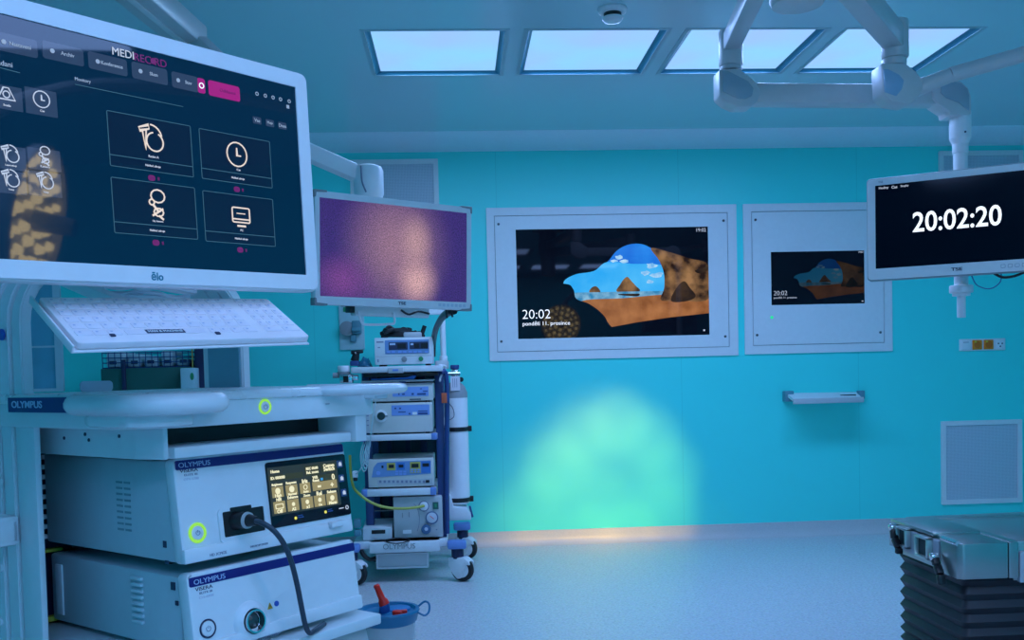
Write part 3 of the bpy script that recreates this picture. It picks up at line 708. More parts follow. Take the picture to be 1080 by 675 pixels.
m = MB(); m.tube([(.13, .03, -sh-.045), (.16, .03, -sh-.062), (.20, .03, -sh-.060), (.24, .03, -sh-.045)], .005); m.build('hanging_cable', black, t)

# ------------------------------------------------------------------ ceiling arms
arml = mat('pale grey arm enamel', (.60, .60, .60), .35)
armb = mat('blue grey cover', (.36, .44, .50), .25)
HX, HY = .957, 2.60
hz = hit(846, 8, 1, HY).z
t = thing('ceiling_pendant', 'white ceiling pendant with two jointed arms at upper right, one carrying the clock monitor', 'ceiling pendant', (HX, HY, CEIL))
m = MB(); m.cyl((0, 0, 0), (0, 0, -.03), .16, bev=.008); m.build('ceiling_plate', white, t)
m = MB(); m.lathe([(0, hz-CEIL), (.05, hz-CEIL), (.068, hz-CEIL+.006), (.075, hz-CEIL+.02), (.075, -.03), (0, -.03)]); m.build('axle', arml, t)
# arm that carries the clock monitor
AX, AY = 1.112, 3.76
m = MB(); m.cyl((HX, HY, 2.37), (HX, HY, 2.47), .092, bev=.008); m.build('hub_collar', arml, t, world=True)
m = MB(); m.beam((HX+.01, HY+.05, 2.425), (AX, AY-.0, 2.425), .066, .072, .008); m.build('upper_arm', arml, t, world=True)
m = MB(); m.cyl((AX, AY, 2.335), (AX, AY, 2.475), .047, bev=.006); m.build('joint', arml, t, world=True)
m = MB(); m.cyl((AX, AY, 2.318), (AX, AY, 2.336), .044, bev=.004); o = m.build('joint_ring', greyl, t, world=True)
def pl(px, py, y): v = hit(px, py, 1, y); return (v.x, v.z)
yf = AY-.045
m = MB(); m.prism([pl(*q, yf) for q in ((758.5, 73), (779, 72), (789, 79), (798, 87), (802, 96), (800, 106), (793, 112), (778, 112.5), (767, 108), (759, 101))], 'xz', AY-.045, AY+.045, .006); m.build('elbow', arml, t, world=True)
m = MB(); m.prism([pl(*q, yf) for q in ((762, 74.5), (768, 75), (789, 86), (794.5, 93), (793, 101), (786, 104.5), (778, 104), (762, 96.5))], 'xz', yf-.004, yf+.01, .002); m.build('elbow_cover', armb, t, world=True)
a = pl(799, 100.5, AY); b_ = pl(1000, 102, AY)
m = MB(); m.beam((a[0]-.02, AY, a[1]), (b_[0], AY, b_[1]), .078, .078, .008); m.build('long_arm', arml, t, world=True)
m = MB(); m.prism([pl(*q, yf) for q in ((984, 92), (992, 87.5), (1004, 83.5), (1014, 86), (1021, 92), (1024.5, 101), (1024.5, 121), (1002, 122), (1001, 117), (990, 110), (984, 104))], 'xz', AY-.045, AY+.045, .006); m.build('elbow', arml, t, world=True)
m = MB(); m.prism([pl(*q, yf) for q in ((992.5, 91), (1003, 85.5), (1014, 88.5), (1020, 94), (1022, 101), (1022, 117), (1011, 108.5), (998, 103.5), (992, 98))], 'xz', yf-.004, yf+.01, .002); m.build('elbow_cover', armb, t, world=True)
tx = (hit(1002, 135, 1, AY).x+hit(1023.5, 135, 1, AY).x)/2
zA = hit(1012, 121, 1, AY).z; zB = hit(1012, 147, 1, AY).z; zC = hit(1012, 162, 1, AY).z
m = MB(); m.cyl((tx, AY, zB), (tx, AY, zA+.01), .041, bev=.003); m.lathe([(.041, 0), (.030, -.022), (0, -.022)], Matrix.Translation((tx, AY, zB+.002))); m.build('drop_collar', whitep, t, world=True)
MB().cyl((tx-.002, AY-.040, zB+.02), (tx-.002, AY-.043, zB+.02), .004, seg=12).build('set_screw', ink, t, world=True)
m = MB(); m.cyl((tx, AY, zC), (tx, AY, zB), .030, bev=.003); m.cyl((tx, AY, 1.43), (tx, AY, zC), .0265); m.build('drop_tube', whitep, t, world=True)
m = MB(); z1 = hit(1012, 301, 1, AY).z; z2 = hit(1012, 309, 1, AY).z
m.cyl((tx, AY, z2), (tx, AY, z1), .045, bev=.004); m.cyl((tx, AY, z2-.012), (tx, AY, z2), .034); m.build('tube_flange', whitep, t, world=True)
m = MB(); m.cyl((tx, AY, hit(1012, 335, 1, AY).z), (tx, AY, z2), .0165, bev=.002); m.build('tube_end', whitep, t, world=True)
bk = RGT.to_3x3() @ V3((0, 1, 0)); pm_ = RGT.translation+bk*.085
m = MB(); m.beam(pm_, (tx, AY, pm_.z), .06, .08, .006); m.cyl((tx, AY, pm_.z-.06), (tx, AY, pm_.z+.06), .038, bev=.004); m.build('monitor_bracket', white, t, world=True)

# second arm, nearer, whose tube rises to the right
BY = 3.50
bj = hit(939, 70, 1, BY)
m = MB(); m.cyl((HX, HY, 2.475), (HX, HY, 2.565), .092, bev=.008); m.build('hub_collar', arml, t, world=True)
jt = hit(946, 22, 1, BY).z; jb = hit(942, 62, 1, BY).z
jx = (hit(930, 60, 1, BY).x+hit(958, 50, 1, BY).x)/2
m = MB(); m.beam((HX+.02, HY+.02, (jt+jb)/2+.005), (jx, BY, (jt+jb)/2+.005), .074, .085, .008); m.build('upper_arm', arml, t, world=True)
m = MB(); m.cyl((jx, BY, jb), (jx, BY, jt), .048, bev=.006); m.build('joint', arml, t, world=True)
m = MB(); m.cyl((jx-.004, BY, jb-.03), (jx-.004, BY, jb), .044, bev=.004); m.build('joint_ring', arml, t, world=True)
yf = BY-.05
m = MB(); m.prism([pl(*q, yf) for q in ((930, 66), (955, 66), (966, 74), (974, 84), (974, 95), (966, 106), (960, 110), (942, 107), (932, 100))], 'xz', BY-.05, BY+.05, .010); m.build('elbow', arml, t, world=True)
m = MB(); m.prism([pl(*q, yf) for q in ((931.5, 73), (937, 73.5), (948, 79), (953, 85), (951, 94), (945, 101.5), (933, 97))], 'xz', yf-.004, yf+.01, .002); m.build('elbow_cover', mat('sky blue cover', (.34, .50, .66), .2), t, world=True)
p0 = hit(962, 95, 1, BY); p1 = hit(1003, 79, 1, 3.45); p2 = hit(1095, 53, 1, 3.36); p3 = V3((2.15, 3.0, p2.z+.10))
m = MB(); m.cyl(p0, p1, .031, .027); m.cyl(p1, p2, .0285, .0285); d = (p2-p1).normalized(); m.cyl(p2, p2+d*.35, .0285); pe = p2+d*.35; m.build('spring_tube', arml, t, world=True)
m = MB(); m.cyl(pe+V3((0, 0, -.07)), pe+V3((0, 0, .06)), .045, bev=.006); m.build('end_joint', arml, t, world=True)
# drop from the end joint to the lamp head held out of frame
LAMP = V3((1.26, .91, 1.71)); AIM = V3((.98, WALL, .50)); ld = (AIM-LAMP).normalized()
m = MB(); kk = V3((1.75, 1.2, 2.30))
m.tube([pe+V3((0, 0, -.06)), pe+V3((0, -.3, -.14)), kk, LAMP-ld*.30+V3((.03, 0, .16)), LAMP-ld*.10], .024, n=8); m.build('lamp_fork', arml, t, world=True)
# lamp head
q = V3((0, 0, 1)).rotation_difference(ld).to_matrix().to_4x4(); q.translation = LAMP
t = thing('surgical_lamp', 'round surgical lamp with gold facets, seen only as reflection in screens', 'surgical lamp', M=q)
m = MB(); m.lathe([(0, -.10), (.08, -.10), (.20, -.06), (.24, -.01), (.245, .02), (.235, .02), (.22, -.005), (0, -.02)], seg=6*8); m.build('lamp_housing', white, t)
m = MB()
gold = mat('gold lit facets', (.3, .2, .05), .2, emit=(1., .78, .36), es=9)
for R, n in ((.07, 6), (.135, 12), (.195, 18)):
    for k in range(n):
        a = 2*PI*k/n+R*9; m.cyl((R*math.cos(a), R*math.sin(a), -.012), (R*math.cos(a), R*math.sin(a), .012), .022 if k % 3 else .015, .012, seg=6)
m.build('lens_facets', gold, t)
m = MB(); m.cyl((0, 0, 0), (0, 0, .13), .035, .028, bev=.006); m.build('handle', greym, t)
def spot(aim, off, size, power, col, blend=1.):
    d = bpy.data.lights.new('lamp_beam', 'SPOT'); d.energy = power; d.color = col; d.spot_size = math.radians(size); d.spot_blend = blend; d.shadow_soft_size = .04
    o = bpy.data.objects.new('lamp_beam', d); COL.objects.link(o)
    p = q @ V3((off[0], off[1], .05)); o.location = p
    o.rotation_euler = (V3(aim)-p).to_track_quat('-Z', 'Y').to_euler()
WC = (1.12, .68, .09)
for px_, py_, size, pw in ((556, 540, 6.6, 360), (564, 534, 6.0, 330), (588, 494, 6.0, 430), (618, 462, 6.0, 330), (652, 447, 6.0, 400), (684, 466, 6.0, 380), (706, 499, 6.0, 430), (704, 536, 6.0, 430), (640, 535, 7, 380),
                           (575, 562, 5, 300), (620, 562, 5, 420), (665, 560, 5, 480), (705, 556, 5, 320), (530, 566, 6, 260), (748, 558, 6, 160), (590, 545, 15, 330), (640, 500, 14, 560)):
    spot(hit(px_, py_, 1, WALL), (random.uniform(-.1, .1), random.uniform(-.1, .1)), size, pw*.66, WC)

# arm behind the big monitor that carries the speckled monitor
t = thing('ceiling_pendant', 'white ceiling arm carrying the speckled purple monitor, partly behind the touch monitor', 'ceiling arm', (-.62, 3.6, 2.45))
je = V3((-.262, 3.60, 0)); je.z = hit(388, 193, 1, 3.60).z
xj0 = hit(373, 190, 1, 3.6).x; xj1 = hit(404.5, 190, 1, 3.6).x; jcx = (xj0+xj1)/2; jr = (xj1-xj0)/2
ztop = hit(388, 174.5, 1, 3.6).z
m = MB(); m.cyl((jcx, 3.60, 1.80), (jcx, 3.60, ztop), jr, bev=.022); m.build('end_joint', whitep, t, world=True)
m = MB(); m.tube([(jcx-jr*.4, 3.60-jr*.93, ztop-.012), (jcx-jr*.35, 3.60-jr*1.0, 1.86), (jcx-jr*.1, 3.60-jr*1.01, 1.82)], .003); m.build('joint_seam', inkg, t, world=True)
s0 = hit(378, 184, 1, 3.60); s1 = hit(262, 133, 1, 3.45)
m = MB(); m.beam(s0, s1, .064, .066, .022); m.build('spring_tube', whitep, t, world=True)
m = MB(); m.cyl((s1.x, s1.y, s1.z-.06), (s1.x, s1.y, s1.z+.16), .05, bev=.008); m.build('middle_joint', arml, t, world=True)
e1 = hit(203, 41, 2, 2.40); e0 = hit(120, -30, 2, 2.40)
m = MB(); dd = (e1-e0).normalized(); e2 = V3((s1.x, s1.y, 2.40)); m.beam(e0-dd*.3, e1, .12, .085, .012); m.build('upper_arm', arml, t, world=True)
m = MB(); m.beam(e0-dd*.3+V3((0, 0, -.044)), e1-dd*.06+V3((0, 0, -.044)), .022, .006, .001); m.build('arm_rib', white, t, world=True)
m = MB(); m.beam(e1-dd*.03, V3((s1.x, s1.y, s1.z+.12)), .08, .07, .01); m.build('link', arml, t, world=True)
m = MB(); ee = e0-dd*.3; m.cyl((ee.x, ee.y, 2.34), (ee.x, ee.y, CEIL), .07, bev=.006); m.build('ceiling_post', arml, t, world=True)
bk = MID.to_3x3() @ V3((0, 1, 0)); pm_ = MID.translation+bk*.11
m = MB(); m.beam((jcx, 3.60, 1.82), (pm_.x, pm_.y, 1.60), .05, .03, .005); m.beam(pm_-bk*.01, pm_+bk*.03, .1, .1, .006); m.build('monitor_bracket', white, t, world=True)

# ------------------------------------------------------------------ endoscopy tower at the left (local x to the right along its front, local y towards its back)
TA = .693
TM = Matrix.Translation((-.499, 1.685, 0)) @ Matrix.Rotation(PI/2-TA, 4, 'Z')
twr = thing('equipment_tower', 'pale blue-white equipment tower cart at far left under the touch monitor', 'medical cart', M=TM)
def th(px, py, ax, val, M=None): return hit(px, py, ax, val, M or TM)
tw = mat('tower enamel', (.70, .78, .80), .33)
# base and castors
m = MB(); m.box(-.11, .44, -.12, .58, .10, .17, .02); m.build('base_plate', tw, twr)
for x in (-.06, .40):
    for y in (-.07, .52):
        m = MB(); m.cyl((x-.015, y, .05), (x+.015, y, .05), .05, bev=.008); m.box(x-.022, x+.022, y-.02, y+.02, .05, .105, .005); m.build('castor', greym, twr)
# two nested arches (rear column)
def arch(y0, y1, x0, x1, th_, z0, zt, R):
    def path(xl, xr, zt, R):
        P = [(xl, z0)]
        P += [(xl+R-R*math.cos(a*PI/16), zt-R+R*math.sin(a*PI/16)) for a in range(9)]
        P += [(xr-R+R*math.sin(a*PI/16), zt-R+R*math.cos(a*PI/16)) for a in range(9)]
        P += [(xr, z0)]
        return P
    o = path(x0, x1, zt, R); i = path(x0+th_, x1-th_, zt-th_, max(.01, R-th_))
    t = bmesh.new(); n = len(o)
    A = [[t.verts.new((p[0], y, p[1])) for p in q] for q, y in ((o, y0), (i, y0), (i, y1), (o, y1))]
    for a, b in ((0, 1), (1, 2), (2, 3), (3, 0)):
        for k in range(n-1): t.faces.new((A[a][k], A[a][k+1], A[b][k+1], A[b][k]))
    t.faces.new([A[q][0] for q in range(4)]); t.faces.new([A[q][-1] for q in range(4)][::-1])
    bmesh.ops.recalc_face_normals(t, faces=t.faces)
    bmesh.ops.bevel(t, geom=[e for e in t.edges if len(e.link_faces) == 2 and e.calc_face_angle(0) > 1.2], offset=.003, segments=2, affect='EDGES')
    return t
m = MB(); m._merge(arch(.318, .352, -.100, .420, .022, .17, 1.395, .135)); m.build('front_arch', tw, twr)
m = MB(); m._merge(arch(.357, .398, -.104, .424, .024, .17, 1.405, .145)); m.build('rear_arch', tw, twr)
m = MB(); m._merge(arch(.403, .47, -.108, .428, .026, .17, 1.415, .155)); m.build('rear_arch', tw, twr)
m = MB(); m.box(-.1005, -.088, .283, .352, .17, 1.075, .003); m.build('side_column', tw, twr)
m = MB(); m.box(.40, .425, .285, .60, .17, 1.05, .003); m.build('side_column', tw, twr)
ya_ = th(221, 390, 0, .397).y; m = MB(); m.box(.394, .400, .325, ya_, 1.127, 1.30); m.build('inner_panel', mat('steel blue panel', (.16, .36, .44), .4), twr)
m = MB(); a = th(2, 353, 0, -.108); m.prism([(a.y+r_[0], a.z+r_[1]) for r_ in circ(0, 0, .011, n=18)], 'yz', -.1095, -.107); m.build('round_decal', mat('blue decal', (.02, .08, .45), .4), twr)
# little rivets and the cable clip on the rear column
for py in (508, 598, 655):
    a = th(3.5, py, 0, -.104); m = MB(); m.cyl((-.107, a.y, a.z), (-.112, a.y, a.z), .0085, seg=16, bev=.002); m.build('cap_screw', tw, twr)
a = th(0, 552, 0, -.11); m = MB(); y1, z1 = a.y, a.z
p1 = th(15, 549, 0, -.112); p2 = th(15, 578, 0, -.112)
m.box(-.155, -.104, p1.y-.0, p1.y+.16, p1.z-.004, p1.z+.008, .003); m.box(-.155, -.104, p1.y, p1.y+.16, p2.z+.006, p2.z+.018, .003); m.box(-.116, -.104, p1.y, p1.y+.16, p2.z+.01, p1.z, .003); m.box(-.155, -.104, p1.y, p1.y+.02, p2.z+.01, p1.z, .004)
cb = m.build('cable_clip', whitep, twr)
# table top with apron
TOPZ = 1.127
ol = [(-.106, .47), (-.106, .02), (-.095, -.02), (-.070, -.035), (-.035, -.062), (.425, -.062), (.445, -.045), (.455, .0), (.455, .47)]
m = MB(); m.prism(ol, 'xy', 1.066, TOPZ-.006, .004); m.build('apron', tw, twr)
ol2 = [(-.112, .475), (-.112, .02), (-.10, -.025), (-.078, -.04), (-.04, -.070), (.43, -.070), (.452, -.05), (.463, .0), (.463, .475)]
m = MB(); m.prism(ol2, 'xy', TOPZ-.018, TOPZ, .0075); m.build('table_top', mat('pale table top', (.72, .78, .80), .28), twr)
def handle(side):
    # a rounded bar that wraps round a front corner of the table top
    if side < 0: P_ = [(-.103, .128), (-.118, .10), (-.122, .05), (-.122, -.03), (-.110, -.082), (-.070, -.108), (-.010, -.110), (.022, -.098), (.034, -.070), (.036, -.058)]; zc, kz, r = 1.108, .92, .0195
    else: P_ = [(.295, -.058), (.305, -.078), (.335, -.098), (.39, -.112), (.44, -.113), (.476, -.092), (.488, -.045), (.486, .05), (.472, .14), (.460, .17)]; zc, kz, r = 1.119, .62, .0175
    m = MB(); m.tube([(x, y, 0) for x, y in P_], r, seg=14)
    for v in m.bm.verts: v.co.z = zc+kz*v.co.z
    if side < 0: m.prism([(-.105, .10), (-.120, .06), (-.118, -.05), (-.085, -.085), (-.02, -.09), (.0, -.05), (-.08, .02)], 'xy', 1.070, 1.092, .006)
    else: m.prism([(.40, -.05), (.41, -.085), (.45, -.085), (.468, -.03), (.468, .06), (.44, .08)], 'xy', 1.098, 1.112, .004)
    m.build('side_handle', mat('handle plastic', (.74, .80, .82), .25), twr)
handle(-1); handle(1)
ya_ = th(12, 425, 0, -.107).y; yb_ = th(73, 426, 0, -.107).y
m = MB(); m.box(-.1135, -.1055, yb_, ya_, 1.0945, 1.1215); nb = m.build('name_strip', navy, twr)
def side_text(s, y, z, w, mm, parent, x=-.1139, h=.013):
    m = MB(); text(m, s, 0, 0, 0, width=w, height=h, bold=.02)
    return m.build('name_lettering', mm, parent, M=Matrix.Translation((x, y, z)) @ Matrix.Rotation(-PI/2, 4, 'Z'), smooth=False)
side_text('OLYMPUS', ya_*.66+yb_*.34, 1.109, (ya_-yb_)*.54, mat('pale blue lettering', (.45, .58, .78), .4), nb)
a = th(280, 429, 1, -.064)
m = MB(); m.ring((a.x, -.063, a.z), (0, 1, 0), .0122, .0020, rs=6); rg = m.build('power_ring', ringg, twr)
m = MB(); m.cyl((a.x, -.061, a.z), (a.x, -.0645, a.z), .0095, bev=.001); bt = m.build('power_button', whitep, twr)
m = MB(); m.ribbon(circ(a.x, a.z, .004, .7*PI, 2.3*PI, 14), .0008, -.0646); m.ribbon([(a.x, a.z), (a.x, a.z+.005)], .0008, -.0646); m.build('power_mark', inkg, bt, smooth=False)
m = MB(); a = th(344, 426, 1, -.064); m.ribbon([(a.x-.002, a.z), (a.x+.008, a.z)], .0015, -.0645); m.build('print_mark', inkg, twr, smooth=False)
m = MB(); a = th(101, 406, 1, .40); m.rrect(a.x-.035, a.x+.035, TOPZ, TOPZ+.022, .008, .395, .400); m.build('back_stop', mat('pale blue acrylic', (.35, .55, .68), .2), twr)
# drawer housing under the apron with its slot and drawer front
m = MB(); m.prism([(-.055, .425), (-.055, .035), (-.040, -.015), (-.040, .425)], 'xy', 1.012, 1.068, .002); m.prism([(-.040, -.030), (-.055, .030), (-.046, .035), (-.034, -.036)], 'xy', 1.012, 1.068, .002); m.build('drawer_side', tw, twr)
m = MB(); m.prism([(.43, .425), (.43, -.02), (.415, -.055), (.385, -.055), (.378, .05), (.40, .425)], 'xy', 1.012, 1.068, .003); m.build('drawer_side', tw, twr)
m = MB(); m.box(-.040, .40, .05, .425, 1.012, 1.068); m.build('drawer_recess', black, twr)
m = MB(); m.box(-.029, .382, -.045, .05, 1.013, 1.0325, .004); m.build('drawer_front', tw, twr)
m = MB()
for px, py in ((40, 455), (68, 462), (90, 458), (94, 464), (126, 460)):
    a = th(px, py, 0, -.055); m.cyl((-.054, a.y, a.z), (-.0565, a.y, a.z), .0032, seg=10)
m.build('side_screws', ink, twr)
# rack rail with clips and the shelf the units stand on
m = MB(); m.box(-.045, .0, .455, .475, .66, 1.012); m.box(-.078, .42, .475, .485, .17, 1.06); m.build('rack_panel', dnavy, twr)
for k in range(9):
    p = th(46, 482+k*10.5, 1, .452); m = MB(); m.box(p.x-.006, p.x+.006, .446, .456, p.z-.0045, p.z+.0045, .001); m.build('rack_clip', whitep, twr)
m = MB(); p = th(54, 580, 1, .46); m.box(p.x-.02, p.x+.02, .45, .47, p.z-.003, p.z+.003, .001); m.build('warning_tape', mat('yellow tape', (.55, .50, .05), .5), twr); m = MB(); p = th(54, 652, 1, .46); m.box(p.x-.02, p.x+.02, .45, .47, p.z-.005, p.z+.005, .001); m.build('warning_tape', mat('yellow tape', (.55, .50, .05), .5), twr)
SHZ = .654
m = MB(); m.box(-.075, .422, -.075, .475, SHZ-.022, SHZ, .004); m.build('shelf', tw, twr)
m = MB()
p = th(352, 672, 1, .0); m.prism([(.30, SHZ-.02), (.40, SHZ-.02), (.42, SHZ-.10), (.39, SHZ-.10)], 'xz', -.05, -.02, .004); m.box(.33, .42, -.03, .40, SHZ-.12, SHZ-.02, .004); m.build('shelf_bracket', greyl, twr)
m = MB(); m.box(.06, .33, .05, .40, .17, SHZ-.03, .006); m.build('lower_cabinet', tw, twr)
# keyboard tray and monitor column
KB = frame_at((-.44, 1.563, 1.241), .731, 1.018, .067)
kwl = TM.inverted() @ KB
m = MB(); m.box(-.207, .2005, .006, .009, -.0735, .074, .001); m.box(-.2085, -.2055, -.004, .009, -.0735, .080, .001); m.build('keyboard_tray', whitep, twr, M=kwl)
m = MB(); kc = kwl @ V3((0, .02, .02)); m.beam(kc, (kc.x, .335, 1.365), .03, .02, .004); m.build('tray_arm', tw, twr)
bl = TM.inverted() @ (BIG @ V3((0, .09, -.10)))
m = MB(); m.beam(bl+V3((0, 0, -.01)), (.16, .40, bl.z-.01), .07, .05, .008); m.box(.13, .19, .36, .42, 1.37, bl.z+.03, .006); m.build('monitor_neck', tw, twr)
m = MB(); cl_ = th(97, 309, 1, .29); cr_ = th(196, 309, 1, .29); cw_ = cr_.x-cl_.x
for k in range(8):
    z = cl_.z-.018+.0045*k
    m.tube([(cl_.x+cw_*f, .30-.006*k+random.uniform(-.01, .01), z+random.uniform(-.007, .007)) for f in (0, .2, .4, .6, .8, 1)], .0042, seg=6)
m.build('cable_bundle', mat('white cable', (.70, .74, .80), .45), twr)

# ------------------------------------------------------------------ keyboard
t = thing('keyboard', 'white washable flat keyboard tilted below the touch monitor', 'keyboard', M=KB)
m = MB(); m.rrect(-.2, .2, -.07, .07, .006, -.006, .005, .002); m.build('body', keymat, t)
km = mat('key cap', (.90, .81, .86), .42)
kl = mat('key print', (.56, .56, .72), .5)
rows = [(.058, 15, .0092), (.0395, 15, .0125), (.019, 15, .0125), (-.0015, 14, .0125), (-.022, 13, .0125)]
n = 0
def key(x, z, w, h):
    global n
    m = MB(); m.rrect(x-w/2, x+w/2, z-h/2, z+h/2, .002, -.0072, -.0055, .0004, n=2); m.mi = 1
    m.box(x-w*.28, x-w*.28+.0035, -.0074, -.0071, z+h*.05, z+h*.05+.0032); m.build('key', [km, kl], t)
for z, k, h in rows:
    w = .300/k
    for i in range(k): key(-.192+w*(i+.5), z, w*.88, h+.003)
for z, k, h in rows:
    for i in range(4): key(.124+.018*(i+.5), z, .0155, h+.003)
for x0, x1 in ((-.192, -.168), (-.166, -.146), (-.144, -.124), (.022, .040), (.042, .060), (.062, .084), (.086, .108), (.126, .158), (.162, .194)): key((x0+x1)/2, -.0425, (x1-x0), .0150)
m = MB(); m.rrect(-.118, .014, -.050, -.036, .002, -.0072, -.0055); m.build('space_bar', km, t)
m = MB(); a = hit(161, 357, 1, -.0075, KB); b_ = hit(203, 357.5, 1, -.0075, KB); zz = -.0435
m.box(a.x, b_.x, -.0077, -.0070, zz-.0055, zz+.0055); lg = m.build('logo_plate', ink, t)
m = MB(); text(m, 'MAN & MACHINE', (a.x+b_.x)/2, -.0079, zz, width=(b_.x-a.x)*.9, height=.0055, bold=.02); m.build('logo_lettering', whitep, lg, smooth=False)
m = MB()
for px, py in ((122, 357), (233, 354.5)): a = hit(px, py, 1, -.0073, KB); a.z += .010; m.box(a.x-.004, a.x+.004, -.0077, -.0070, a.z-.0035, a.z+.0035, .001)
m.build('key_marks', ink, t)

# ------------------------------------------------------------------ the two stacked units on the tower
unit = mat('unit enamel', (.78, .82, .84), .32)
ushaded = mat('shaded unit enamel', (.48, .60, .64), .42)  # darker copy of the unit enamel, with the sides' shade in its colour
def TMat(u, v, z, th_): return Matrix.Translation((u, -v, z)) @ Matrix.Rotation(-th_, 4, 'X')
# video processor
VP = TM @ Matrix.Translation((0, 0, .825))
t = thing('video_processor', 'upper white video processor on the tower, with lit touch panel', 'medical device', M=VP)
HU = 1.0085-.825
FR = Matrix.Translation((0, 0, HU)) @ Matrix.Rotation(-.12, 4, 'X')      # front plane, z measured down from its top edge
def fv(px, py, d=0): v = hit(px, py, 1, d, VP @ FR); return (v.x, v.z)
m = MB(); m.prism([(.448, HU-.004), (.018, HU-.004), (.0, .0), (.448, .0)], 'yz', .0, .392, .004); m.build('case', ushaded, t)
m = MB(); m.prism(rr(-.004, .401, -.184, .001, .010), 'xz', .0, .026, .004); m.build('front_panel', unit, t, M=FR)
m = MB(); m.prism([(-.004, -.184), (.396, -.184), (.396, -.158), (-.004, -.158)], 'xz', -.006, .01, .004); m.build('lower_lip', unit, t, M=FR)
m = MB(); m.rrect(.0, .397, -.0195, -.003, .003, -.001, .0005); st = m.build('navy_band', navy, t, M=FR)
def lettering(s, a, b, mm, parent, d, h=None, name='name_lettering', bold=.0, shear=0.):
    m = MB(); text(m, s, (a[0]+b[0])/2, d, (a[1]+b[1])/2, width=abs(b[0]-a[0]), height=h, bold=bold, shear=shear); return m.build(name, mm, parent, M=FR, smooth=False)
palet = mat('pale blue lettering', (.45, .58, .78), .4)
lettering('OLYMPUS', (fv(187.5, 489)[0], -.0115), (fv(221, 486)[0], -.0115), palet, st, -.0013, .0088)
x0 = fv(189.5, 497)[0]; x1 = fv(208.5, 495.5)[0]
lettering('VISERA', (x0, fv(199, 496)[1]), (x1, fv(199, 496)[1]), ink, t, -.0004, .0062)
lettering('ELITE III', (x0+.008, fv(199, 500.7)[1]), (x1-.002, fv(199, 500.7)[1]), inkg, t, -.0004, .0036)
lettering('OTV-S700', (x0+.006, fv(200, 505.2)[1]), (x1, fv(200, 505.2)[1]), inkl, t, -.0004, .0042)
# power ring
q = fv(208, 562); m = MB(); m.ring((q[0], -.001, q[1]), (0, 1, 0), .0155, .0028, rs=6); m.build('power_ring', ringg, t, M=FR)
m = MB(); m.cyl((q[0], 0, q[1]), (q[0], -.002, q[1]), .0125, bev=.001); bt = m.build('power_button', whitep, t, M=FR)
m = MB(); m.ribbon(circ(q[0], q[1], .004, .7*PI, 2.3*PI, 14), .0009, -.0022); m.ribbon([(q[0], q[1]), (q[0], q[1]+.005)], .0009, -.0022); m.build('power_mark', inkg, bt, M=FR, smooth=False)
# connector recess
a = fv(232, 545); b_ = fv(278, 540); zt = fv(255, 537)[1]; zb = fv(256, 563.5)[1]
m = MB(); m.frame(rr(a[0]-.006, b_[0]+.006, zb-.009, zt+.006, .008, 4), rr(a[0]+.003, b_[0]-.002, zb, zt, .003, 4), -.004, .012); m.build('socket_surround', unit, t, M=FR)
m = MB(); m.box(a[0]+.002, b_[0]-.001, -.0016, .0, zb-.002, zt+.002); m.rrect(a[0]+.02, b_[0]-.03, zt-.002, zt+.006, .002, -.0046, .0); m.build('socket', black, t, M=FR)
# touch panel
TL = fv(276, 482.5); TR = fv(363, 470); BLp = fv(288.5, 556); BRp = fv(371, 541)
pxl = (TL[0]+BLp[0])/2; pxr = .3985; pt = -.024; pb = -.150
m = MB(); m.rrect(pxl, pxr, pb, pt, .006, -.0022, .0005, .0006); tp = m.build('touch_panel', paneld, t, M=FR)
dl = fv(281.5, 494)[0]; dr = fv(352, 484)[0]; dt = fv(318, 491)[1]; db = fv(322, 537)[1]
m = MB(); m.box(dl-.002, dr+.004, -.0027, -.0021, db-.003, dt+.003); dsp = m.build('display', mat('olive lcd', (.02, .02, .02), .12, emit=(.020, .026, .022), es=1), tp, M=FR, smooth=False)
dw, dh = dr-dl, dt-db
def du(u, v): return (dl+u*dw, dt-v*dh)
m = MB()
def tile(u0, u1, v0, v1): a = du(u0, v1); b_ = du(u1, v0); m.box(a[0], b_[0], -.0031, -.0026, a[1], b_[1])
for u0, u1 in ((.02, .18), (.215, .385), (.42, .575)): tile(u0, u1, .40, .64)
tile(.61, .99, .42, .62)
for u0 in (.02, .215, .42, .61, .80): tile(u0, u0+(.165 if u0 < .4 else .17), .73, .99)
m.build('lcd_tiles', lcd_y, dsp, M=FR, smooth=False)
m = MB(); tile(.0, .49, .14, .27); tile(.52, .73, .02, .26); tile(.77, 1.0, .02, .22); tile(.61, .99, .27, .41); m.build('lcd_bands', lcd_d, dsp, M=FR, smooth=False)
m = MB()
def lt(s, u, v, w): p = du(u, v); text(m, s, p[0], -.0034, p[1], width=w*dw, bold=.03)
lt('Home', .09, .06, .12); lt('ID: 000000', .12, .205, .20); lt('REC 00:00', .63, .09, .18); lt('Rel. zoom', .63, .18, .18); lt('Custom', .89, .07, .17); lt('Switch', .89, .15, .17)
for s, u, v, w in (('Brightness', .10, .36, .15), ('Response', .30, .36, .15), ('Iris', .50, .36, .08), ('WB', .66, .31, .08), ('Reset', .67, .38, .10), ('-', .71, .53, .05), ('+', .91, .53, .05), ('NBI', .10, .69, .07), ('Enhance', .30, .68, .15), ('Zoom', .505, .69, .10), ('Rel', .695, .69, .08), ('Release', .89, .69, .14),
                   ('0', .94, .35, .045), ('High', .10, .61, .09), ('Normal', .30, .61, .12), ('Auto', .50, .60, .08), ('Off', .10, .95, .08), ('A2', .30, .95, .06), ('x1', .505, .95, .05), ('On', .695, .95, .05), ('Menu', .89, .95, .12)): lt(s, u, v, w)
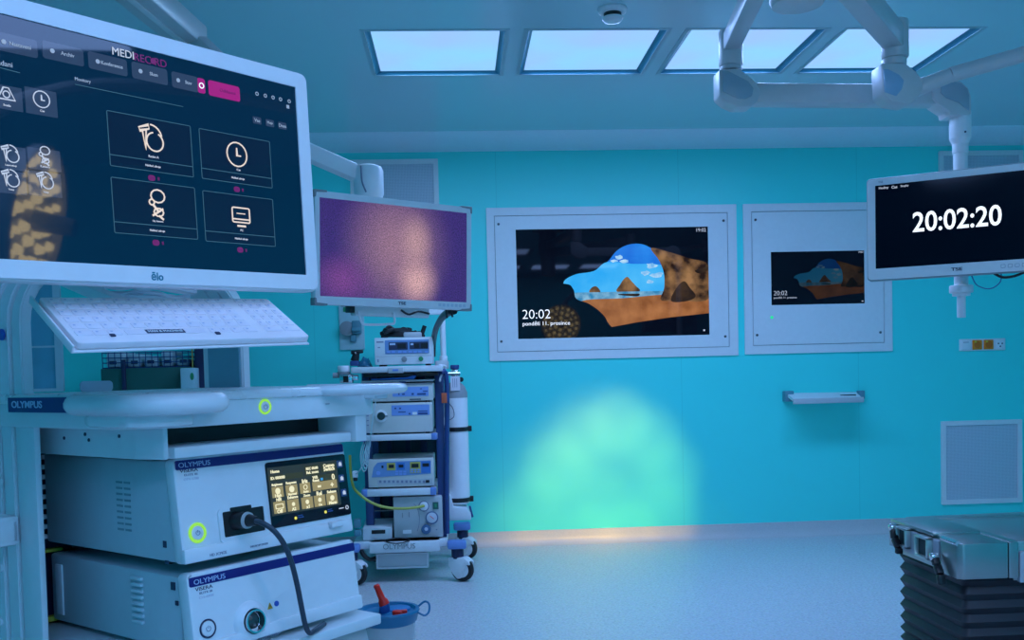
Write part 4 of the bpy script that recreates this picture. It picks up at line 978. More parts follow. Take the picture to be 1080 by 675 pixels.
for u, v, r in ((.10, .50, .0062), (.30, .50, .0064), (.30, .84, .004), (.505, .84, .0045), (.695, .84, .0045), (.89, .84, .0055)): p = du(u, v); m.cyl((p[0], -.0031, p[1]), (p[0], -.0035, p[1]), r, seg=16)
p = du(.50, .50); m.ribbon(circ(p[0], p[1], .0045), .0014, -.0033, closed=True)
p = du(.10, .84); m.ribbon(rr(p[0]-.009, p[0]+.009, p[1]-.004, p[1]+.004, .001, 2), .0016, -.0033, closed=True)
m.build('lcd_print', lcd_w, dsp, M=FR, smooth=False)
p = du(.76, .37); m = MB(); m.box(p[0]-.003, p[0]+.003, -.0036, -.003, p[1]-.0025, p[1]+.0025); m.build('lcd_mark', mat('lcd blue', (.02, .05, .1), .2, emit=(.05, .3, .6), es=1), dsp, M=FR, smooth=False)
for px, py in ((357.5, 489.5), (359.5, 504.5), (362, 519.5)):
    q = fv(px, py); m = MB(); m.rrect(q[0]-.0085, q[0]+.0065, q[1]-.0075, q[1]+.0075, .002, -.0030, -.002); o = m.build('panel_key', mat('slate key', (.05, .09, .20), .3), tp, M=FR, smooth=False)
    m = MB(); m.prism([(q[0]-.004, q[1]-.004), (q[0]+.004, q[1]-.004), (q[0]+.004, q[1]+.002), (q[0], q[1]+.005), (q[0]-.004, q[1]+.002)], 'xz', -.0034, -.0029); m.build('key_icon', txt_dim, o, M=FR, smooth=False)
for px, py in ((311, 546.5), (342.5, 540)):
    q = fv(px, py); m = MB(); m.cyl((q[0], -.002, q[1]), (q[0], -.0032, q[1]), .0030, seg=12); m.build('indicator_lamp', mat('yellow lamp', (.1, .1, .02), .3, emit=(.80, .72, .12), es=1), tp, M=FR)
    m = MB(); m.box(q[0]+.006, q[0]+.020, -.0027, -.002, q[1]-.001, q[1]+.001); m.box(q[0]+.006, q[0]+.018, -.0027, -.002, q[1]+.003, q[1]+.0045); m.build('lamp_print', mat('blue print', (.05, .10, .30), .4), tp, M=FR, smooth=False)
q = fv(365, 535); m = MB(); m.ribbon(circ(q[0], q[1], .0036, n=10), .0016, -.0026, closed=True); m.box(q[0]-.022, q[0]-.009, -.0027, -.002, q[1]-.001, q[1]+.001); m.build('panel_mark', txt_dim, tp, M=FR, smooth=False)
q = fv(351, 553); m = MB(); m.rrect(q[0]-.017, q[0]+.015, q[1]-.006, q[1]+.006, .004, -.016, .0, .003); m.build('port_cover', unit, t, M=FR)
m = MB(); q = fv(228, 584); text(m, 'HD 3CMOS', q[0], -.0065, q[1]+.0, width=.035, height=.005); m.build('small_lettering', inkg, t, M=FR, smooth=False); m = MB(); q = fv(271, 575); text(m, 'ENDOSCOPY SYSTEM', q[0], -.0065, q[1], width=.04, height=.0035); m.build('small_lettering', inkg, t, M=FR, smooth=False)
m = MB()
for r_ in range(9):
    for c in range(2): m.box(-.0008, .001, .14+.026*c, .16+.026*c, .045+.011*r_, .049+.011*r_)
m.build('side_vent', mat('vent shade', (.22, .34, .38), .5), t)
m = MB(); p = hit(174, 574, 0, 0, VP); m.box(-.001, .001, p.y-.005, p.y+.005, p.z-.006, p.z+.006); p = hit(176, 593, 0, 0, VP); m.box(-.001, .001, p.y-.005, p.y+.005, p.z-.003, p.z+.003); m.build('side_label', ink, t)
for x in (.04, .35):
    for y in (.08, .40): m = MB(); m.cyl((x, y, -.0135), (x, y, .002), .012, seg=14); m.build('foot', rubber, t)

# light source unit below
LH = .801-SHZ-.010
LS = TM @ Matrix.Translation((.003, -.024, SHZ+.010))
t = thing('light_source', 'lower white light source unit on the tower shelf, with round lens port', 'medical device', M=LS)
FR = Matrix.Translation((0, 0, LH)) @ Matrix.Rotation(-.13, 4, 'X')
def fv(px, py, d=0): v = hit(px, py, 1, d, LS @ FR); return (v.x, v.z)
m = MB(); m.prism([(.472, LH-.0), (.022, LH-.002), (.032, .0), (.472, .0)], 'yz', .002, .390, .006); m.build('case', ushaded, t)
m = MB(); m.box(-.001, .003, .425, .45, .015, LH-.02, .001); m.build('rear_flange', unit, t)
m = MB(); m.prism(rr(-.004, .396, -LH+.002, .008, .010), 'xz', .0, .03, .005); m.build('front_panel', unit, t, M=FR)
m = MB(); m.prism([(-.002, -LH+.002), (.394, -LH+.002), (.394, -LH+.030), (-.002, -LH+.020)], 'xz', -.008, .01, .004); m.build('lower_lip', unit, t, M=FR)
m = MB(); m.rrect(.0, .395, -.0165, .0, .003, -.001, .0005); st = m.build('navy_band', navy, t, M=FR)
lettering('OLYMPUS', (fv(204, 615)[0], -.009), (fv(237, 607)[0], -.009), palet, st, -.0013, .0088)
x0 = fv(205.5, 620)[0]; x1 = fv(224, 617.5)[0]
lettering('VISERA', (x0, fv(215, 620)[1]), (x1, fv(215, 620)[1]), ink, t, -.0004, .0062)
lettering('ELITE III', (x0+.008, fv(216, 624.6)[1]), (x1-.002, fv(216, 624.6)[1]), inkg, t, -.0004, .0036)
lettering('CLL-S700', (x0+.006, fv(217, 629)[1]), (x1, fv(217, 629)[1]), inkl, t, -.0004, .0042)
q = fv(219, 663); m = MB(); m.ring((q[0], -.001, q[1]), (0, 1, 0), .0155, .0016, rs=6); m.build('power_ring', ink, t, M=FR)
m = MB(); m.cyl((q[0], 0, q[1]), (q[0], -.0025, q[1]), .0135, bev=.001); bt = m.build('power_button', unit, t, M=FR)
m = MB(); m.ribbon(circ(q[0], q[1], .0045, .7*PI, 2.3*PI, 14), .0009, -.0027); m.ribbon([(q[0], q[1]), (q[0], q[1]+.005)], .0009, -.0027); m.build('power_mark', inkg, bt, M=FR, smooth=False)
q = fv(264, 655); ax = Matrix.Translation((q[0], 0, q[1])) @ Matrix.Rotation(PI/2, 4, 'X')
m = MB(); m.lathe([(.038, -.002), (.036, .004), (.028, .010), (.0235, .012), (.0225, .006), (.0225, 0)], ax); lp = m.build('lens_surround', unit, t, M=FR)
m = MB(); m.lathe([(.0215, .0), (.0215, .018), (.0185, .018), (.0175, .004), (0, .003)], ax); m.build('lens_barrel', chrome, lp, M=FR)
m = MB(); m.lathe([(.0172, .0038), (.009, .010), (0, .012)], ax); m.build('lens', mat('dark lens', (.03, .06, .06), .08), lp, M=FR)
m = MB(); q2 = fv(279.5, 655); m.rrect(q2[0]-.006, q2[0]+.004, q2[1]-.010, q2[1]+.010, .004, -.008, 0, .002); m.build('lens_latch', unit, lp, M=FR)
q = fv(284.5, 639); m = MB(); m.prism([(q[0]-.006, q[1]-.0055), (q[0]+.006, q[1]-.0055), (q[0], q[1]+.006)], 'xz', -.0012, 0); o = m.build('warning_label', mat('amber label', (.62, .36, .03), .5), t, M=FR)
m = MB(); m.box(q[0]-.0008, q[0]+.0008, -.0016, -.001, q[1]-.002, q[1]+.003); m.build('warning_mark', ink, o, M=FR)
q = fv(291.5, 636.5); m = MB(); m.cyl((q[0], 0, q[1]), (q[0], -.0012, q[1]), .0052, seg=18); m.build('info_label', mat('blue label', (.03, .10, .45), .5), t, M=FR)
m = MB(); q = fv(281, 671); text(m, 'XENON 300W', q[0], -.0085, q[1], width=.05, height=.0035); m.build('small_lettering', inkg, t, M=FR, smooth=False)
for k in range(8):
    m = MB(); z = .036+.0115*k; m.box(-.004, .004, .142, .176, z, z+.0065, .002); m.build('louvre', mat('louvre enamel', (.62, .74, .78), .35), t)
m = MB(); p = hit(183, 618, 0, .002, LS); m.box(0, .003, p.y-.006, p.y+.006, p.z-.007, p.z+.007); p = hit(187, 636, 0, .002, LS); m.box(0, .003, p.y-.004, p.y+.004, p.z-.004, p.z+.004); m.build('side_label', ink, t)
for x in (.04, .35):
    for y in (.07, .42): m = MB(); m.cyl((x, y, -.0095), (x, y, .002), .012, seg=14); m.build('foot', rubber, t)

# camera cable from the processor socket
CM = Matrix.Translation((0, 0, 0))
def tp_(px, py, y): v = th(px, py, 1, y); return TM @ v
t = thing('camera_cable', 'dark blue-grey cable plugged into the processor and hanging over lower unit', 'cable', tp_(262, 549, -.03))
cabm = mat('slate cable', (.03, .05, .075), .45)
pts = [tp_(262, 548.5, -.035), tp_(275, 551, -.075), tp_(288, 559, -.095), tp_(299, 573, -.10), tp_(307, 592, -.10), tp_(313, 615, -.10), tp_(318, 640, -.095), tp_(322, 659, -.09), tp_(326.5, 667.5, -.085), tp_(333, 664, -.075), tp_(342, 658, -.05)]
MB().tube(pts, .0050, seg=10).build('cord', cabm, t, world=True)
m = MB(); A = tp_(243, 550, -.004); B = tp_(258, 548.5, -.03); Cc = tp_(271, 549.5, -.06)
m.cyl(A, B, .017, .0155); m.cyl(B, Cc, .0135, .008); m.build('plug', black, t, world=True)
m = MB(); m.cyl(B+(Cc-B)*.18, B+(Cc-B)*.34, .0155, .0148); m.build('plug_collar', greyl, t, world=True)

# ------------------------------------------------------------------ stacked equipment cart in the middle
CY = 5.25
def cx_(px, py, y=CY): v = hit(px, py, 1, y); return v
def cbox(mb, px0, py0, px1, py1, y0, y1, bev=0, d=0.):
    """box whose front rectangle is seen between two photograph corners on the plane y0"""
    a = cx_(px0, (py0+py1)/2, y0).x; b = cx_(px1, (py0+py1)/2, y0).x
    z1 = cx_((px0+px1)/2, py0, y0).z; z0 = cx_((px0+px1)/2, py1, y0).z
    mb.box(a, b, y0, y1, z0, z1, bev); return a, b, z0, z1
CW = mat('cart enamel', (.72, .74, .76), .35)
cart = thing('equipment_cart', 'tall white cart with shelves of stacked devices against the teal wall', 'medical cart', (-.32, 5.5, 0))
def part(name, m, mb, lbl=None, parent=None):
    o = mb.build(name, m, parent or cart, world=True)
    if lbl: lab(o, lbl)
    return o
XL, XR = -.545, -.115
# posts, back and shelves
for x, y in ((XL+.03, 5.36), (XR+.005, 5.36), (XL+.03, 5.80), (XR+.005, 5.80)):
    m = MB(); m.box(x-.022, x+.022, y-.03, y+.03, .20, 1.165, .004); part('post', bluem, m)
m = MB(); m.box(XL+.02, XR-.02, 5.80, 5.82, .22, 1.16)
part('back_panel', mat('teal black panel', (.012, .05, .075), .5), m)
for k, (a, b) in enumerate(((-.44, -.415), (-.33, -.30), (-.24, -.20))):
    m = MB(); m.box(a, b, 5.77, 5.80, .22, 1.15); part('cable_duct', dnavy, m)
shelves = []
for k, (py0, py1, xa, xb) in enumerate(((458.5, 464.5, 379, 461), (516, 523, 381, 460))):
    z1 = cx_(420, py0).z; z0 = cx_(420, py1).z; a = cx_(xa, py0).x; b = cx_(xb, py0).x
    m = MB(); m.box(a+.03, b-.03, CY, 5.80, z0, z1, .004); o = part('shelf', CW, m); shelves.append(z1)
    for s, c in ((a, 1), (b-.033, 1)):
        m = MB(); m.box(s, s+.033, CY-.003, CY+.04, z0-.002, z1+.002, .006); part('corner_bumper', bluep, m, parent=o)
    m = MB(); m.box(b-.03, b, CY+.03, 5.75, z0, z1, .003); m.box(a, a+.03, CY+.03, 5.75, z0, z1, .003); part('shelf_rail', CW, m, parent=o)
zt1 = cx_(420, 386.2).z; zt0 = cx_(420, 392.6).z
ta = cx_(370, 389).x; tb_ = cx_(467, 389).x
m = MB(); m.box(ta, tb_, CY-.01, 5.86, zt0, zt1, .008); tsh = part('top_shelf', CW, m)
m = MB(); cbox(m, 409, 387.8, 425.5, 393.6, CY-.018, CY+.01, .004); part('latch', greyl, m, parent=tsh)
m = MB(); cbox(m, 414, 389.3, 420, 391.5, CY-.020, CY-.016, 0); part('latch_mark', bluep, m, parent=tsh)
m = MB(); cbox(m, 383, 393.5, 462, 397, CY+.04, CY+.3, .002); part('shelf_shade', black, m)  # black slab standing in for the shade under the top shelf
zs = [zt1]+shelves
# right side frame, drawn-in rails
m = MB(); a = cx_(459.5, 396); m.tube([(XR+.02, CY+.03, zt0-.005), (XR+.05, CY+.05, zt0-.06), (XR+.035, CY+.06, .55), (XR+.03, CY+.06, .25)], .014, n=4); part('side_rail', bluem, m)
m = MB(); m.tube([cx_(463, 385, 5.26), cx_(470.5, 387, 5.30), cx_(465, 397, 5.30), cx_(464, 402, 5.28)], .006, n=3); part('push_handle', whitep, m)
m = MB(); m.box(XR-.02, XR+.06, 5.60, 5.85, zt1-.02, zt1+.03, .01); part('pole_foot', greyl, m)
pxm = cx_(467, 350, 5.74).x
m = MB(); m.cyl((pxm, 5.74, zt1), (pxm, 5.74, 1.52), .017); m.cyl((pxm, 5.74, zt1), (pxm, 5.74, zt1+.06), .024, bev=.004); part('pole', whitep, m)
m = MB(); m.cyl((pxm-.02, 5.74, 1.52), (pxm-.30, 5.74, 1.52), .016); m.box(pxm-.33, pxm+.02, 5.72, 5.76, 1.50, 1.60, .006); part('pole_head', whitep, m)
# base, drawer, castors
zb1 = cx_(430, 570).z; zb0 = cx_(430, 581).z
ba = cx_(390, 575).x; bb_ = cx_(472, 575).x
m = MB(); m.box(ba, bb_-.04, CY-.05, 5.86, zb0, zb1, .006); m.box(ba-.09, bb_+.0, CY-.02, 5.86, zb0+.02, zb1, .006); bs = part('base', CW, m)
m = MB(); v0 = cx_(404, 577, CY-.052); v1 = cx_(438, 575.5, CY-.052)
text(m, 'OLYMPUS', (v0.x+v1.x)/2, CY-.0515, (v0.z+v1.z)/2, width=v1.x-v0.x); part('name_lettering', greym, m, parent=bs)
m = MB(); m.tube([cx_(407, 569.5, CY-.03), cx_(409, 572, CY-.055), cx_(419, 573, CY-.06), cx_(430, 571, CY-.055), cx_(431, 568.5, CY-.03), cx_(419, 567.5, CY-.02), cx_(407, 569.5, CY-.03)], .0035); part('cable_ring', black, m, parent=bs)
m = MB(); a, b, z0, z1 = cbox(m, 398, 584, 451, 598.5, CY+.02, CY+.42, .004); dr_ = part('drawer', mat('drawer grey', (.55, .58, .60), .4), m)
m = MB(); m.frame(rr(a-.006, b+.006, z0-.004, z1+.004, .004), rr(a+.004, b-.004, z0+.006, z1-.002, .003), CY+.012, CY+.022); part('drawer_rim', CW, m, parent=dr_)
def castor(x, y, r=.066, blue=True, ang=-.45):
    M_ = Matrix.Translation((x, y, 0)) @ Matrix.Rotation(ang, 4, 'Z')
    def pc(name, mm, m, parent): bmesh.ops.transform(m.bm, matrix=M_, verts=m.bm.verts); return part(name, mm, m, parent=parent)
    m = MB(); m.cyl((.028, -.017, r), (.028, .017, r), r, bev=.010, seg=32); w_ = pc('castor', rubber, m, None)
    m = MB(); m.cyl((.028, -.022, r), (.028, .022, r), r*.66, bev=.004); pc('wheel_hub', whitep, m, w_)
    P_ = [(-.040, r+.070), (.050, r+.070), (.082, r+.048), (.086, r+.030), (.060, r+.030), (.045, r-.004), (.030, r-.045), (.008, r-.050), (-.020, r-.022), (-.042, r+.02)]
    m = MB(); m.prism(P_, 'xz', -.032, -.018, .005); m.prism(P_, 'xz', .018, .032, .005); m.prism([(-.040, r+.070), (.050, r+.070), (.082, r+.048), (.06, r+.040), (-.01, r+.05), (-.042, r+.02)], 'xz', -.020, .020, .003); pc('fork_cover', whitep, m, w_)
    m = MB(); m.cyl((0, 0, r+.06), (0, 0, zb0+.01), .034, bev=.004); pc('stem', dnavy, m, w_)
    if blue: m = MB(); m.box(x-.055, x+.05, y-.05, y+.04, zb0+.012, zb1-.003, .012); part('corner_cap', bluep, m, parent=w_)
wx = cx_(483, 600, 5.22).x
castor(wx, 5.22); castor(cx_(371, 600, 5.22).x, 5.22); castor(cx_(490, 575, 5.84).x-.01, 5.84); castor(XL-.01, 5.84, blue=False)
# gas cylinder bracket
gx = cx_(481.8, 470, 5.52).x; gy = 5.52
zk1 = cx_(485, 527, 5.45).z; zk0 = cx_(485, 548, 5.45).z
m = MB(); q0 = cx_(469.5, 549, 5.42).x; q1 = cx_(497, 549, 5.42).x
m.prism([(q0, zk0), (q1, zk0), (q1, zk0+.035), (q1-.025, zk0+.07), (q0+.05, zk0+.08), (q0+.035, zk1+.03), (q0, zk1+.05)], 'xz', 5.42, 5.62, .006); part('cylinder_bracket', CW, m)
m = MB(); m.beam(((XR), 5.52, zk0+.05), (q0+.01, 5.52, zk0+.05), .1, .05); m.box(XR, q0+.02, 5.47, 5.57, .85, .89); part('bracket_arm', CW, m)

# gas cylinder
gr = .069
t = thing('gas_cylinder', 'slim white gas cylinder strapped upright to the right side of stacked cart', 'gas cylinder', (gx, gy, zk0+.085))
zs0 = cx_(482, 414, gy).z
def part2(name, m, mb, parent, lbl=None):
    o = mb.build(name, m, parent, world=True)
    if lbl: lab(o, lbl)
    return o
zc0 = zk0+.085
m = MB(); m.lathe([(0, 0), (gr-.008, 0), (gr, .01), (gr, zs0-zc0-.03), (gr, zs0-zc0-.028)], Matrix.Translation((gx, gy, zc0)), 36); part2('body', whitep, m, t)
m = MB(); m.lathe([(gr+.0003, zs0-zc0-.03), (gr, zs0-zc0), (gr*.8, zs0-zc0+.035), (gr*.45, zs0-zc0+.058), (.018, zs0-zc0+.065), (0, zs0-zc0+.065)], Matrix.Translation((gx, gy, zc0)), 36); part2('shoulder', greym, m, t)
zv = zs0+.065
m = MB(); m.cyl((gx, gy, zv), (gx, gy, zv+.06), .016); m.cyl((gx-.05, gy-.01, zv+.045), (gx+.03, gy-.01, zv+.045), .012); m.box(gx-.02, gx+.02, gy-.02, gy+.02, zv+.03, zv+.07, .004); vb = part2('valve', chrome, m, t)
m = MB(); m.cyl((gx, gy, zv+.07), (gx, gy, zv+.095), .026, seg=10, bev=.004); part2('valve_knob', bluem, m, vb)
m = MB(); m.cyl((gx+.035, gy-.01, zv+.01), (gx+.035, gy-.03, zv+.01), .014); part2('side_cap', black, m, vb)
for py in (453, 528):
    z = cx_(483, py, gy-gr).z; m = MB(); m.lathe([(gr+.001, -.012), (gr+.004, -.012), (gr+.004, .012), (gr+.001, .012)], Matrix.Translation((gx, gy, z)), 36); m.box(gx+gr-.005, gx+gr+.02, gy-.012, gy+.012, z-.016, z+.016, .003); part2('strap', black, m, t)
m = MB(); z = cx_(496, 538, gy).z; m.beam((gx+gr-.004, gy-.04, z+.03), (gx+gr+.012, gy-.045, z-.035), .024, .012, .003, upv=(1, 0, 0)); part2('strap_end', bluem, m, t)
# tags hanging on it
a = cx_(475, 397, gy-.07); b_ = cx_(485.5, 412, gy-.07)
t = thing('paper_tag', 'white paper tag hanging on the gas cylinder valve', 'tag', (a.x, gy-.07, b_.z))
m = MB(); m.box(a.x, b_.x, gy-.0705, gy-.0685, b_.z, a.z); part2('card', mat('tag paper', (.74, .70, .74), .6), m, t)
m = MB()
for k in range(3): m.box(a.x+.012+.011*k, a.x+.015+.011*k, gy-.0712, gy-.0704, b_.z+.02, a.z-.012)
part2('print', inkg, m, t)
m = MB(); m.tube([((a.x+b_.x)/2, gy-.069, a.z-.004), (gx+.005, gy-.05, zv+.02), (gx, gy-.02, zv+.04)], .0015, n=3); part2('tag_string', whitep, m, t)
a = cx_(465.5, 414.5, CY+.02); b_ = cx_(471.5, 425, CY+.02)
t = thing('red_tag', 'small red-orange tag hanging from the cart side', 'tag', ((a.x+b_.x)/2, CY+.02, b_.z))
m = MB(); m.box(a.x, b_.x, CY+.012, CY+.020, b_.z, a.z, .002); part2('card', mat('vermilion plastic', (.62, .12, .05), .5), m, t)
m = MB(); m.tube([((a.x+b_.x)/2, CY+.018, a.z-.004), ((a.x+b_.x)/2-.005, CY+.03, a.z+.04), (XR+.035, CY+.04, a.z+.06)], .0015, n=3); m.tube([(b_.x-.004, CY+.018, b_.z+.01), (b_.x+.03, CY+.06, b_.z-.03), (b_.x+.035, CY+.08, b_.z-.08), (b_.x-.0, CY+.06, b_.z-.10)], .002); part2('loop', ink, m, t)

# devices on the cart, from the top down
lcdb = mat('pale blue display print', (.22, .36, .72), .35)
def device(name, label, px0, py0, px1, py1, zbase, y0, dep, mm, feet=True):
    a = cx_(px0, (py0+py1)/2, y0).x; b = cx_(px1, (py0+py1)/2, y0).x; z1 = cx_((px0+px1)/2, py0, y0).z
    t = thing(name, label, 'medical device', ((a+b)/2, y0, zbase))
    m = MB(); m.box(a, b, y0+.012, y0+dep, zbase+.012, z1, .006); part2('case', mm, m, t)
    m = MB(); m.box(a-.002, b+.002, y0, y0+.016, zbase+.010, z1+.001, .005); part2('front_panel', mm, m, t)
    if feet:
        for x in (a+.03, b-.03):
            for y in (y0+.04, y0+dep-.04): m = MB(); m.cyl((x, y, zbase+.0005), (x, y, zbase+.014), .012, seg=12); part2('foot', rubber, m, t)
    return t, a, b, z1
def onf(t, name, mm, px0, py0, px1, py1, y0, d=.002, r=.003, parent=None, lbl=None):
    A = cx_(px0, (py0+py1)/2, y0).x; B = cx_(px1, (py0+py1)/2, y0).x; Z1 = cx_((px0+px1)/2, py0, y0).z; Z0 = cx_((px0+px1)/2, py1, y0).z
    m = MB(); m.rrect(A, B, Z0, Z1, min(r, (Z1-Z0)*.4), y0-d, y0+.004); return part2(name, mm, m, parent or t, lbl)
def knob(t, name, mm, px, py, y0, r, d=.02, ro=None, parent=None):
    v = cx_(px, py, y0); m = MB(); m.cyl((v.x, y0+.004, v.z), (v.x, y0-d, v.z), r, ro, bev=min(.003, r*.2, d*.3)); return part2(name, mm, m, parent or t)
y0 = CY+.03
t, a, b, z1 = device('insufflator', 'white insufflator with blue display on the cart top shelf', 395.5, 356, 456, 384, zt1, y0, .34, CW)
dsp = onf(t, 'display', mat('steel blue print', (.16, .30, .55), .35), 406, 358.5, 452.5, 373, y0, lbl='steel blue display field')
onf(t, 'display_window', ink, 410, 361, 430, 369, y0, .0035, parent=dsp); onf(t, 'display_window', ink, 432, 360.5, 451.5, 368, y0, .0035, parent=dsp)
for p in ((419, 362.5, 428, 367.5), (437, 362.5, 442, 367), (444, 362, 451, 367)): onf(t, 'digits', black, *p, y0, .0045, .001, parent=dsp)
for p in ((411, 362, 417, 364), (433, 362, 436, 364)): onf(t, 'legend', mat('steel white print', (.5, .6, .75), .4), *p, y0, .0045, .001, parent=dsp)
for k, x in enumerate((408, 413, 420, 425, 431, 436, 441, 448)): onf(t, 'key', lcdb, x, 370, x+3.6, 372.3, y0, .005, .001, parent=dsp)
onf(t, 'groove', greyl, 396.5, 375.2, 455.5, 375.8, y0, .001, 0)
knob(t, 'gas_port', greym, 426.5, 379, y0, .015); knob(t, 'port_plug', greenp, 444, 378.5, y0, .013, .012)
onf(t, 'lettering', inkg, 397, 360, 404.5, 361.5, y0, .001, 0); onf(t, 'lettering', inkg, 398.5, 366, 401, 367, y0, .001, 0); onf(t, 'power_switch', inkg, 398, 379, 399.5, 382, y0, .002, 0)
# black cable coil on top
t = thing('cable_coil', 'coiled black cable lying on top of the insufflator', 'cable', ((a+b)/2, y0+.12, z1))
m = MB()
for k in range(5):
    pts = []
    zt = z1+.012+.009*k
    for i in range(15):
        an = 2*PI*i/14; rx = .115-.012*k+random.uniform(-.008, .008); ry = .055+random.uniform(-.01, .01)
        pts.append(((a+b)/2-.01+rx*math.cos(an)+.01*k*math.cos(3), y0+.10+ry*math.sin(an), zt+random.uniform(-.003, .012)*(1+math.sin(an))))
    m.tube(pts, .0085, seg=7, n=3)
part2('cord', rubber, m, t)
m = MB(); m.beam((a+.05, y0+.02, z1+.028), (a+.11, y0+.03, z1+.05), .022, .022, .006); part2('cord_plug', black, m, t); m = MB(); m.cyl((b-.06, y0+.05, z1+.01), (b-.04, y0+.05, z1+.065), .012); part2('cord_plug', black, m, t)
m = MB(); m.box((a+b)/2-.0, (a+b)/2+.10, y0+.02, y0+.09, z1+.002, z1+.030, .008); part2('cord_sleeve', greyl, m, t)
# camera head and blue sleeve at the left of the top shelf
t = thing('endoscope_camera', 'small black camera head on a blue block at left of the cart top shelf', 'camera head', (-.53, CY+.10, zt1))
m = MB(); p = cx_(374, 381, CY+.1); p2_ = cx_(376, 372, CY+.1); p3 = cx_(383, 370.5, CY+.1)
m.cyl(p, p2_, .024, .018, bev=.004); m.cyl(p2_-V3((.03, 0, -.002)), p3, .012, .010, bev=.003); part2('head', black, m, t)
m = MB(); m.cyl(cx_(374.5, 372.5, CY+.085), cx_(375.5, 372.2, CY+.085), .006); part2('lens_ring', greyl, m, t)
m = MB(); cbox(m, 369, 380.5, 378, 385.9, CY+.06, CY+.16, .006); part2('holder', bluem, m, t)
A = cx_(378, 373, CY+.2); B = cx_(392, 386, CY+.2)
t = thing('plastic_wrap', 'crumpled teal plastic sheet on the cart top shelf beside black camera head', 'plastic sheet', ((A.x+B.x)/2, CY+.2, zt1))
tbm = bmesh.new(); gn = 9
G_ = [[tbm.verts.new((A.x+(B.x-A.x)*i/gn, CY+.12+.16*j/gn, zt1+.004+(.035+random.uniform(0, .03))*(math.sin(PI*i/gn)*math.sin(PI*j/gn))**.6)) for i in range(gn+1)] for j in range(gn+1)]
for j in range(gn):
    for i in range(gn): tbm.faces.new((G_[j][i], G_[j][i+1], G_[j+1][i+1], G_[j+1][i]))
m = MB(); m._merge(tbm); o = part2('sheet', mat('teal film', (.04, .25, .42), .25, alpha=.8), m, t)
md_ = o.modifiers.new('t', 'SOLIDIFY'); md_.thickness = .002
# clamp at the left
t = thing('rail_clamp', 'chrome and white rail clamp at the left end of cart top shelf', 'clamp', (-.64, CY+.08, zt0-.08))
v = cx_(362.5, 390, CY+.08)
m = MB(); m.cyl((v.x, CY+.08, v.z-.012), (v.x, CY+.08, v.z+.022), .034, bev=.006); part2('cap', whitep, m, t)
m = MB(); m.cyl((v.x, CY+.08, v.z-.024), (v.x, CY+.08, v.z-.012), .037, seg=20); m.cyl((v.x-.06, CY+.07, v.z-.03), (v.x, CY+.08, v.z-.03), .015); part2('knob_ring', greym, m, t)
m = MB(); m.box(v.x-.022, v.x+.05, CY+.05, CY+.11, v.z-.075, v.z-.024, .006); m.box(v.x, ta+.03, CY+.07, CY+.10, v.z-.06, v.z-.03, .003); cl = part2('jaw', chrome, m, t)
m = MB(); m.box(v.x+.0, v.x+.028, CY+.045, CY+.052, v.z-.07, v.z-.035); part2('jaw_slot', black, m, cl)
# light source with round port and the flat unit on top of it
y0 = CY+.03
t3, a, b, z1 = device('light_source_box', 'ivory light source box with round port on the middle cart shelf', 389, 425, 456, 457, shelves[0], y0, .42, offw)
onf(t3, 'display', lcdb, 413, 427, 453, 438, y0, lbl='pale blue display field')
for p in ((416, 430, 418, 431.5), (421, 430, 423, 431.5), (420, 434, 428, 435), (431, 435.5, 433, 437), (441, 435, 451, 437), (441, 433, 451, 434)): onf(t3, 'print', mat('navy key', (.04, .08, .24), .4), *p, y0, .003, .001)
onf(t3, 'key', whitep, 435, 434.5, 440, 437.5, y0, .003, .001)
o = knob(t3, 'port_ring', whitep, 402, 438.8, y0, .034, .012); knob(t3, 'port', mat('green black port', (.02, .05, .05), .3), 402, 438.8, y0-.012, .022, .008, parent=o); 
onf(t3, 'lever', greym, 406, 437.8, 409, 439.6, y0, .016, .001)
A = cx_(383, 426, y0-.005); B = cx_(393, 456, y0-.005)
m = MB(); m.prism([(a-.045, shelves[0]+.012), (a+.005, shelves[0]+.012), (a+.005, z1-.004), (a-.015, z1-.004)], 'xz', y0-.002, y0+.03, .004); sp_ = part2('side_panel', greyl, m, t3)
m = MB()
for z in (.3, .45, .6, .78): m.box(a-.012, a+.0, y0-.0035, y0-.0015, shelves[0]+(z1-shelves[0])*z, shelves[0]+(z1-shelves[0])*z+.006)
part2('side_print', inkg, m, sp_)
zf = z1
t2, a2, b2, z2 = device('flat_processor', 'flat ivory processor with blue display stacked on the light source box', 389, 405, 456.5, 424, zf, y0, .42, offw)
onf(t2, 'display', lcdb, 414, 408, 452, 418, y0, lbl='pale blue display field')
for p in ((420, 414, 421.5, 416.5), (424, 415, 427, 416.5), (434, 414.5, 436.5, 416.5), (440, 414.5, 449, 416.5), (443, 409.5, 445, 410.5), (446, 412, 451, 413)): onf(t2, 'print', mat('navy key', (.04, .08, .24), .4), *p, y0, .003, .001)
onf(t2, 'slot', greyd, 432, 420.5, 444, 421.8, y0, .003, .001)
onf(t2, 'top_strip', greym, 389.5, 404.5, 456, 406, y0, .003, .001)
t1, a1, b1, zz1 = device('flat_device', 'thin grey device under the blue folder on stacked cart', 381, 401, 457, 404.4, z2+.001, y0+.0, .40, greyl, feet=False)
onf(t1, 'label_plate', bluem, 421, 402.2, 428, 403.6, y0, .003, .001)
t = thing('blue_folder', 'bright blue folded sheet lying under the cart top shelf', 'sheet', ((a1+b1)/2, y0+.1, zz1))
A = cx_(391, 400, y0); B = cx_(440, 398, y0)
m = MB(); m.prism([(A.x, zz1+.003), (B.x-.02, zz1+.003), (B.x, zz1+.030), (B.x-.01, zz1+.034), (B.x-.05, zz1+.016), (A.x, zz1+.010)], 'xz', y0+.01, y0+.25, .002); part2('sheet', mat('bright blue sheet', (.02, .16, .55), .5), m, t)
